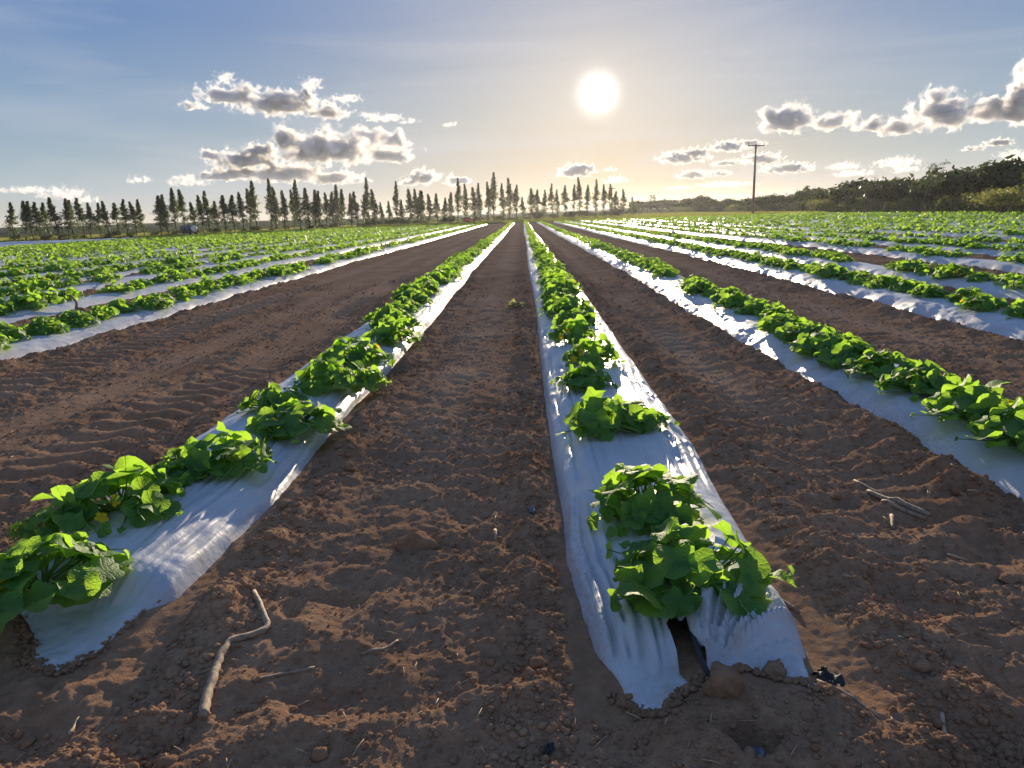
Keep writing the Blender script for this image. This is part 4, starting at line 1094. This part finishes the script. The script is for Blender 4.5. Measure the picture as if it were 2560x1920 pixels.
cloud(S((1475, 338, 50, 13), (1500, 330, 30, 12)), 'small ragged cloud left of the utility pole', seed=11)
cloud(S((1580, 314, 42, 11), (1620, 310, 30, 6)), 'small grey cloud behind the top of the utility pole', seed=12)
cloud(S((1640, 342, 42, 11), (1575, 350, 30, 6)), 'small grey cloud right behind the shaft of the utility pole', seed=13)
cloud(S((1500, 376, 34, 9), (1555, 374, 20, 6)), 'flat cloudlet pair low left of the utility pole', seed=14)
cloud(S((1700, 362, 48, 10), (1675, 366, 25, 6)), 'small bumpy cloud low to the right of the utility pole', seed=15)
cloud(S((1825, 358, 32, 9), (1840, 372, 40, 7)), 'pale thin cloud over the middle of the right wood', True, 16)
cloud(S((1940, 350, 42, 12), (1955, 362, 30, 8)), 'pale thin cloud over the wood left of the feathery tree', True, 17)
cloud(S((2148, 309, 26, 7), (2110, 318, 22, 4)), 'tiny bright cloudlet above the tallest scrub tree', seed=18)
cloud(S((2200, 335, 36, 15)), 'soft grey cloud at the right frame edge above the wood', True, 19)
cloud(S((830, 254, 45, 8), (800, 248, 25, 6), (880, 260, 25, 5)), 'thin pale cloudlet strip right of the highest left cloud', True, 20)
cloud(S((970, 268, 20, 5)), 'tiny pale cloudlet, first one left of the sun', True, 21)
cloud(S((670, 180, 25, 14)), 'small bright tuft above the right end of the highest left cloud', True, 22)
cloud(S((745, 212, 38, 8)), 'thin bright wisp trailing right of the highest left cloud', True, 23)
cloud(S((485, 165, 22, 10)), 'faint little wisp above the left end of the highest left cloud', True, 24, 8)
cloud(S((400, 388, 45, 11), (315, 388, 24, 9)), 'pale peach cloudlet pair above the trees on the left', True, 25)
cloud(S((55, 410, 50, 6)), 'flat faint cloud at the left frame edge', True, 26)
cloud(S((140, 418, 45, 13), (175, 428, 25, 8)), 'soft pale cloud behind the leftmost trees', True, 27)
cloud(S((1560, 398, 60, 6), (1470, 404, 30, 4)), 'long faint low cloud left of the pole near the horizon', True, 28)

# ------------------------------------------------------------------ haze: sunlit dust and damp air over the field
def haze():
    mb = MB(); mb.box((0, 520, 1.0), (2600, 1180, 29)); m, nt, out, N = new_mat('haze_air')
    v = N('ShaderNodeVolumePrincipled'); v.inputs['Color'].default_value = (.93, .95, 1, 1); v.inputs['Density'].default_value = HZ; v.inputs['Anisotropy'].default_value = .65
    nt.links.new(v.outputs[0], out.inputs['Volume'])
    o = mb.build('haze', m, smooth=False); tag(o, 'pale sunlit haze in the air over the field', 'haze', kind='stuff')
HZ = .00012
haze()

# ------------------------------------------------------------------ sun, sky, camera
sd = ray(1495, 233); SUN = Vector(sd); el = math.asin(sd[2]); az = math.atan2(sd[0], sd[1])
sl = bpy.data.lights.new('sun', 'SUN'); sl.energy = 5.0; sl.angle = math.radians(.5); sl.color = (1.0, .83, .60)
so = bpy.data.objects.new('sun', sl); COL.objects.link(so); so.rotation_euler = SUN.to_track_quat('Z', 'Y').to_euler()
wd = bpy.data.worlds.new('World'); scn.world = wd; wd.use_nodes = True; nt = wd.node_tree; nt.nodes.clear(); L = nt.links.new
N = lambda t, **k: _mk(nt, t, k)
out = N('ShaderNodeOutputWorld'); bg = N('ShaderNodeBackground'); L(bg.outputs[0], out.inputs['Surface'])
sky = N('ShaderNodeTexSky', sky_type='NISHITA'); sky.sun_disc = False; sky.sun_elevation = el; sky.sun_rotation = az; sky.air_density = 1.0; sky.dust_density = 1.2; sky.ozone_density = 2.0
bg.inputs['Strength'].default_value = .10
tc = N('ShaderNodeTexCoord')
dot = N('ShaderNodeVectorMath', operation='DOT_PRODUCT'); nrm = N('ShaderNodeVectorMath', operation='NORMALIZE'); L(tc.outputs['Generated'], nrm.inputs[0]); L(nrm.outputs[0], dot.inputs[0]); dot.inputs[1].default_value = tuple(sd)
ac = N('ShaderNodeMath', operation='ARCCOSINE'); L(dot.outputs['Value'], ac.inputs[0])
def expo(width, amp, p=1.0):
    a = N('ShaderNodeMath', operation='DIVIDE'); L(ac.outputs[0], a.inputs[0]); a.inputs[1].default_value = math.radians(width)
    b = N('ShaderNodeMath', operation='POWER'); L(a.outputs[0], b.inputs[0]); b.inputs[1].default_value = p
    c = N('ShaderNodeMath', operation='MULTIPLY'); L(b.outputs[0], c.inputs[0]); c.inputs[1].default_value = -1
    d = N('ShaderNodeMath', operation='EXPONENT'); L(c.outputs[0], d.inputs[0])
    e = N('ShaderNodeMath', operation='MULTIPLY'); L(d.outputs[0], e.inputs[0]); e.inputs[1].default_value = amp
    return e.outputs[0]
def addcol(prev, fac, col):
    m = N('ShaderNodeMix', data_type='RGBA', blend_type='ADD'); L(fac, m.inputs['Factor']); L(prev, m.inputs['A']); m.inputs['B'].default_value = (*col, 1); m.clamp_factor = False
    return m.outputs['Result']
# thin high cirrus veil
mp = N('ShaderNodeMapping'); L(nrm.outputs[0], mp.inputs['Vector']); mp.inputs['Rotation'].default_value = (0, .16, 0); mp.inputs['Scale'].default_value = (1.3, 1.3, 11)
cn = N('ShaderNodeTexNoise'); cn.inputs['Scale'].default_value = 1.7; cn.inputs['Detail'].default_value = 7; cn.inputs['Roughness'].default_value = .52; cn.inputs['Distortion'].default_value = .6; L(mp.outputs[0], cn.inputs['Vector'])
cm = N('ShaderNodeMapRange'); L(cn.outputs['Fac'], cm.inputs['Value']); cm.inputs['From Min'].default_value = .42; cm.inputs['From Max'].default_value = .66; cm.inputs['To Max'].default_value = .52
EXPO = 1.0
def lin(r, g, b):
    f = lambda v: ((v / 255 + .055) / 1.055) ** 2.4 if v > 10 else v / 3294
    return tuple(f(v) for v in (r, g, b))
def math_(op, a, b=None, c=None):
    n = N('ShaderNodeMath', operation=op)
    for i, v in enumerate((a, b, c)):
        if v is None: continue
        if isinstance(v, (int, float)): n.inputs[i].default_value = v
        else: L(v, n.inputs[i])
    return n.outputs[0]
def mixc(f, A, B):
    m = N('ShaderNodeMix', data_type='RGBA'); L(f, m.inputs['Factor'])
    for k, v in (('A', A), ('B', B)):
        if isinstance(v, tuple): m.inputs[k].default_value = (*v, 1)
        else: L(v, m.inputs[k])
    return m.outputs['Result']
sepz = N('ShaderNodeSeparateXYZ'); L(nrm.outputs[0], sepz.inputs[0])
elev = math_('ARCSINE', sepz.outputs['Z'])
ef = math_('DIVIDE', elev, math.radians(90))
air = ramp(nt, N, ef, [(0.0, lin(206, 196, 180)), (.03, lin(172, 191, 200)), (.085, lin(128, 162, 194)), (.15, lin(88, 132, 188)), (.24, lin(84, 128, 196)), (1.0, lin(112, 146, 204))])  # topmost stops raised above a natural zenith to lift the ground shadows
warm = ramp(nt, N, ef, [(0.0, lin(212, 168, 112)), (.035, lin(206, 178, 142)), (.08, lin(194, 186, 174)), (.15, lin(168, 172, 182)), (.3, lin(140, 158, 190))])
# clear-air sky, its brightness range squeezed as the phone's exposure does, blended with evening sky ramps, brightened overhead and behind to fill shadows
cg = N('ShaderNodeGamma'); L(sky.outputs[0], cg.inputs['Color']); cg.inputs['Gamma'].default_value = .35
sc_ = N('ShaderNodeVectorMath', operation='SCALE'); L(cg.outputs['Color'], sc_.inputs[0]); sc_.inputs['Scale'].default_value = .32
col = mixc(expo(17, 1.0, 1.25), air.outputs['Color'], warm.outputs['Color'])
anti = ramp(nt, N, ef, [(0.0, lin(168, 172, 186)), (.10, lin(136, 158, 196)), (.4, lin(112, 148, 204)), (1.0, lin(112, 146, 204))])  # unseen sky opposite the sun, made brighter as added shadow fill
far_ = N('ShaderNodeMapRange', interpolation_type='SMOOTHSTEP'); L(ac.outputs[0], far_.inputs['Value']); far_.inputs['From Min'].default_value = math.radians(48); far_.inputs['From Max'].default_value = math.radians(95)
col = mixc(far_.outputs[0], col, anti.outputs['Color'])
mk = N('ShaderNodeMix', data_type='RGBA'); mk.inputs['Factor'].default_value = .10; L(col, mk.inputs['A']); L(sc_.outputs[0], mk.inputs['B']); col = mk.outputs['Result']
col = mixc(math_('MULTIPLY', cm.outputs[0], math_('SUBTRACT', 1.0, math_('SMOOTH_MIN', math_('MULTIPLY', ef, 3.3), 1.0, .1))), col, lin(205, 206, 214))
col = addcol(col, expo(9.0, .21), (1.0, .75, .50))
col = addcol(col, expo(.92, 2.6, 1.8), (1, .97, .9))
gain = N('ShaderNodeVectorMath', operation='SCALE'); L(col, gain.inputs[0]); gain.inputs['Scale'].default_value = 10.0 / 2 ** EXPO; col = gain.outputs[0]
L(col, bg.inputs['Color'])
cam = bpy.data.cameras.new('camera'); co = bpy.data.objects.new('camera', cam); COL.objects.link(co); scn.camera = co
cam.sensor_width = 36; cam.lens = F_PX / 2560 * 36; cam.clip_start = .05; cam.clip_end = 20000
R3 = RM @ np.diag([1, 1, -1.0])
co.matrix_world = Matrix.Translation((0, 0, CAM_H)) @ Matrix(R3.tolist()).to_4x4()
scn.view_settings.view_transform = 'Standard'; scn.view_settings.look = 'None'; scn.view_settings.exposure = EXPO; scn.view_settings.gamma = 1
cy = scn.cycles; cy.use_denoising = True
try: cy.denoiser = 'OPENIMAGEDENOISE'
except Exception: pass
cy.max_bounces = 8; cy.diffuse_bounces = 3; cy.glossy_bounces = 2; cy.transmission_bounces = 4; cy.volume_bounces = 2; cy.transparent_max_bounces = 8
cy.sample_clamp_indirect = 6.0
cy.volume_step_rate = 1.0; cy.volume_max_steps = 256
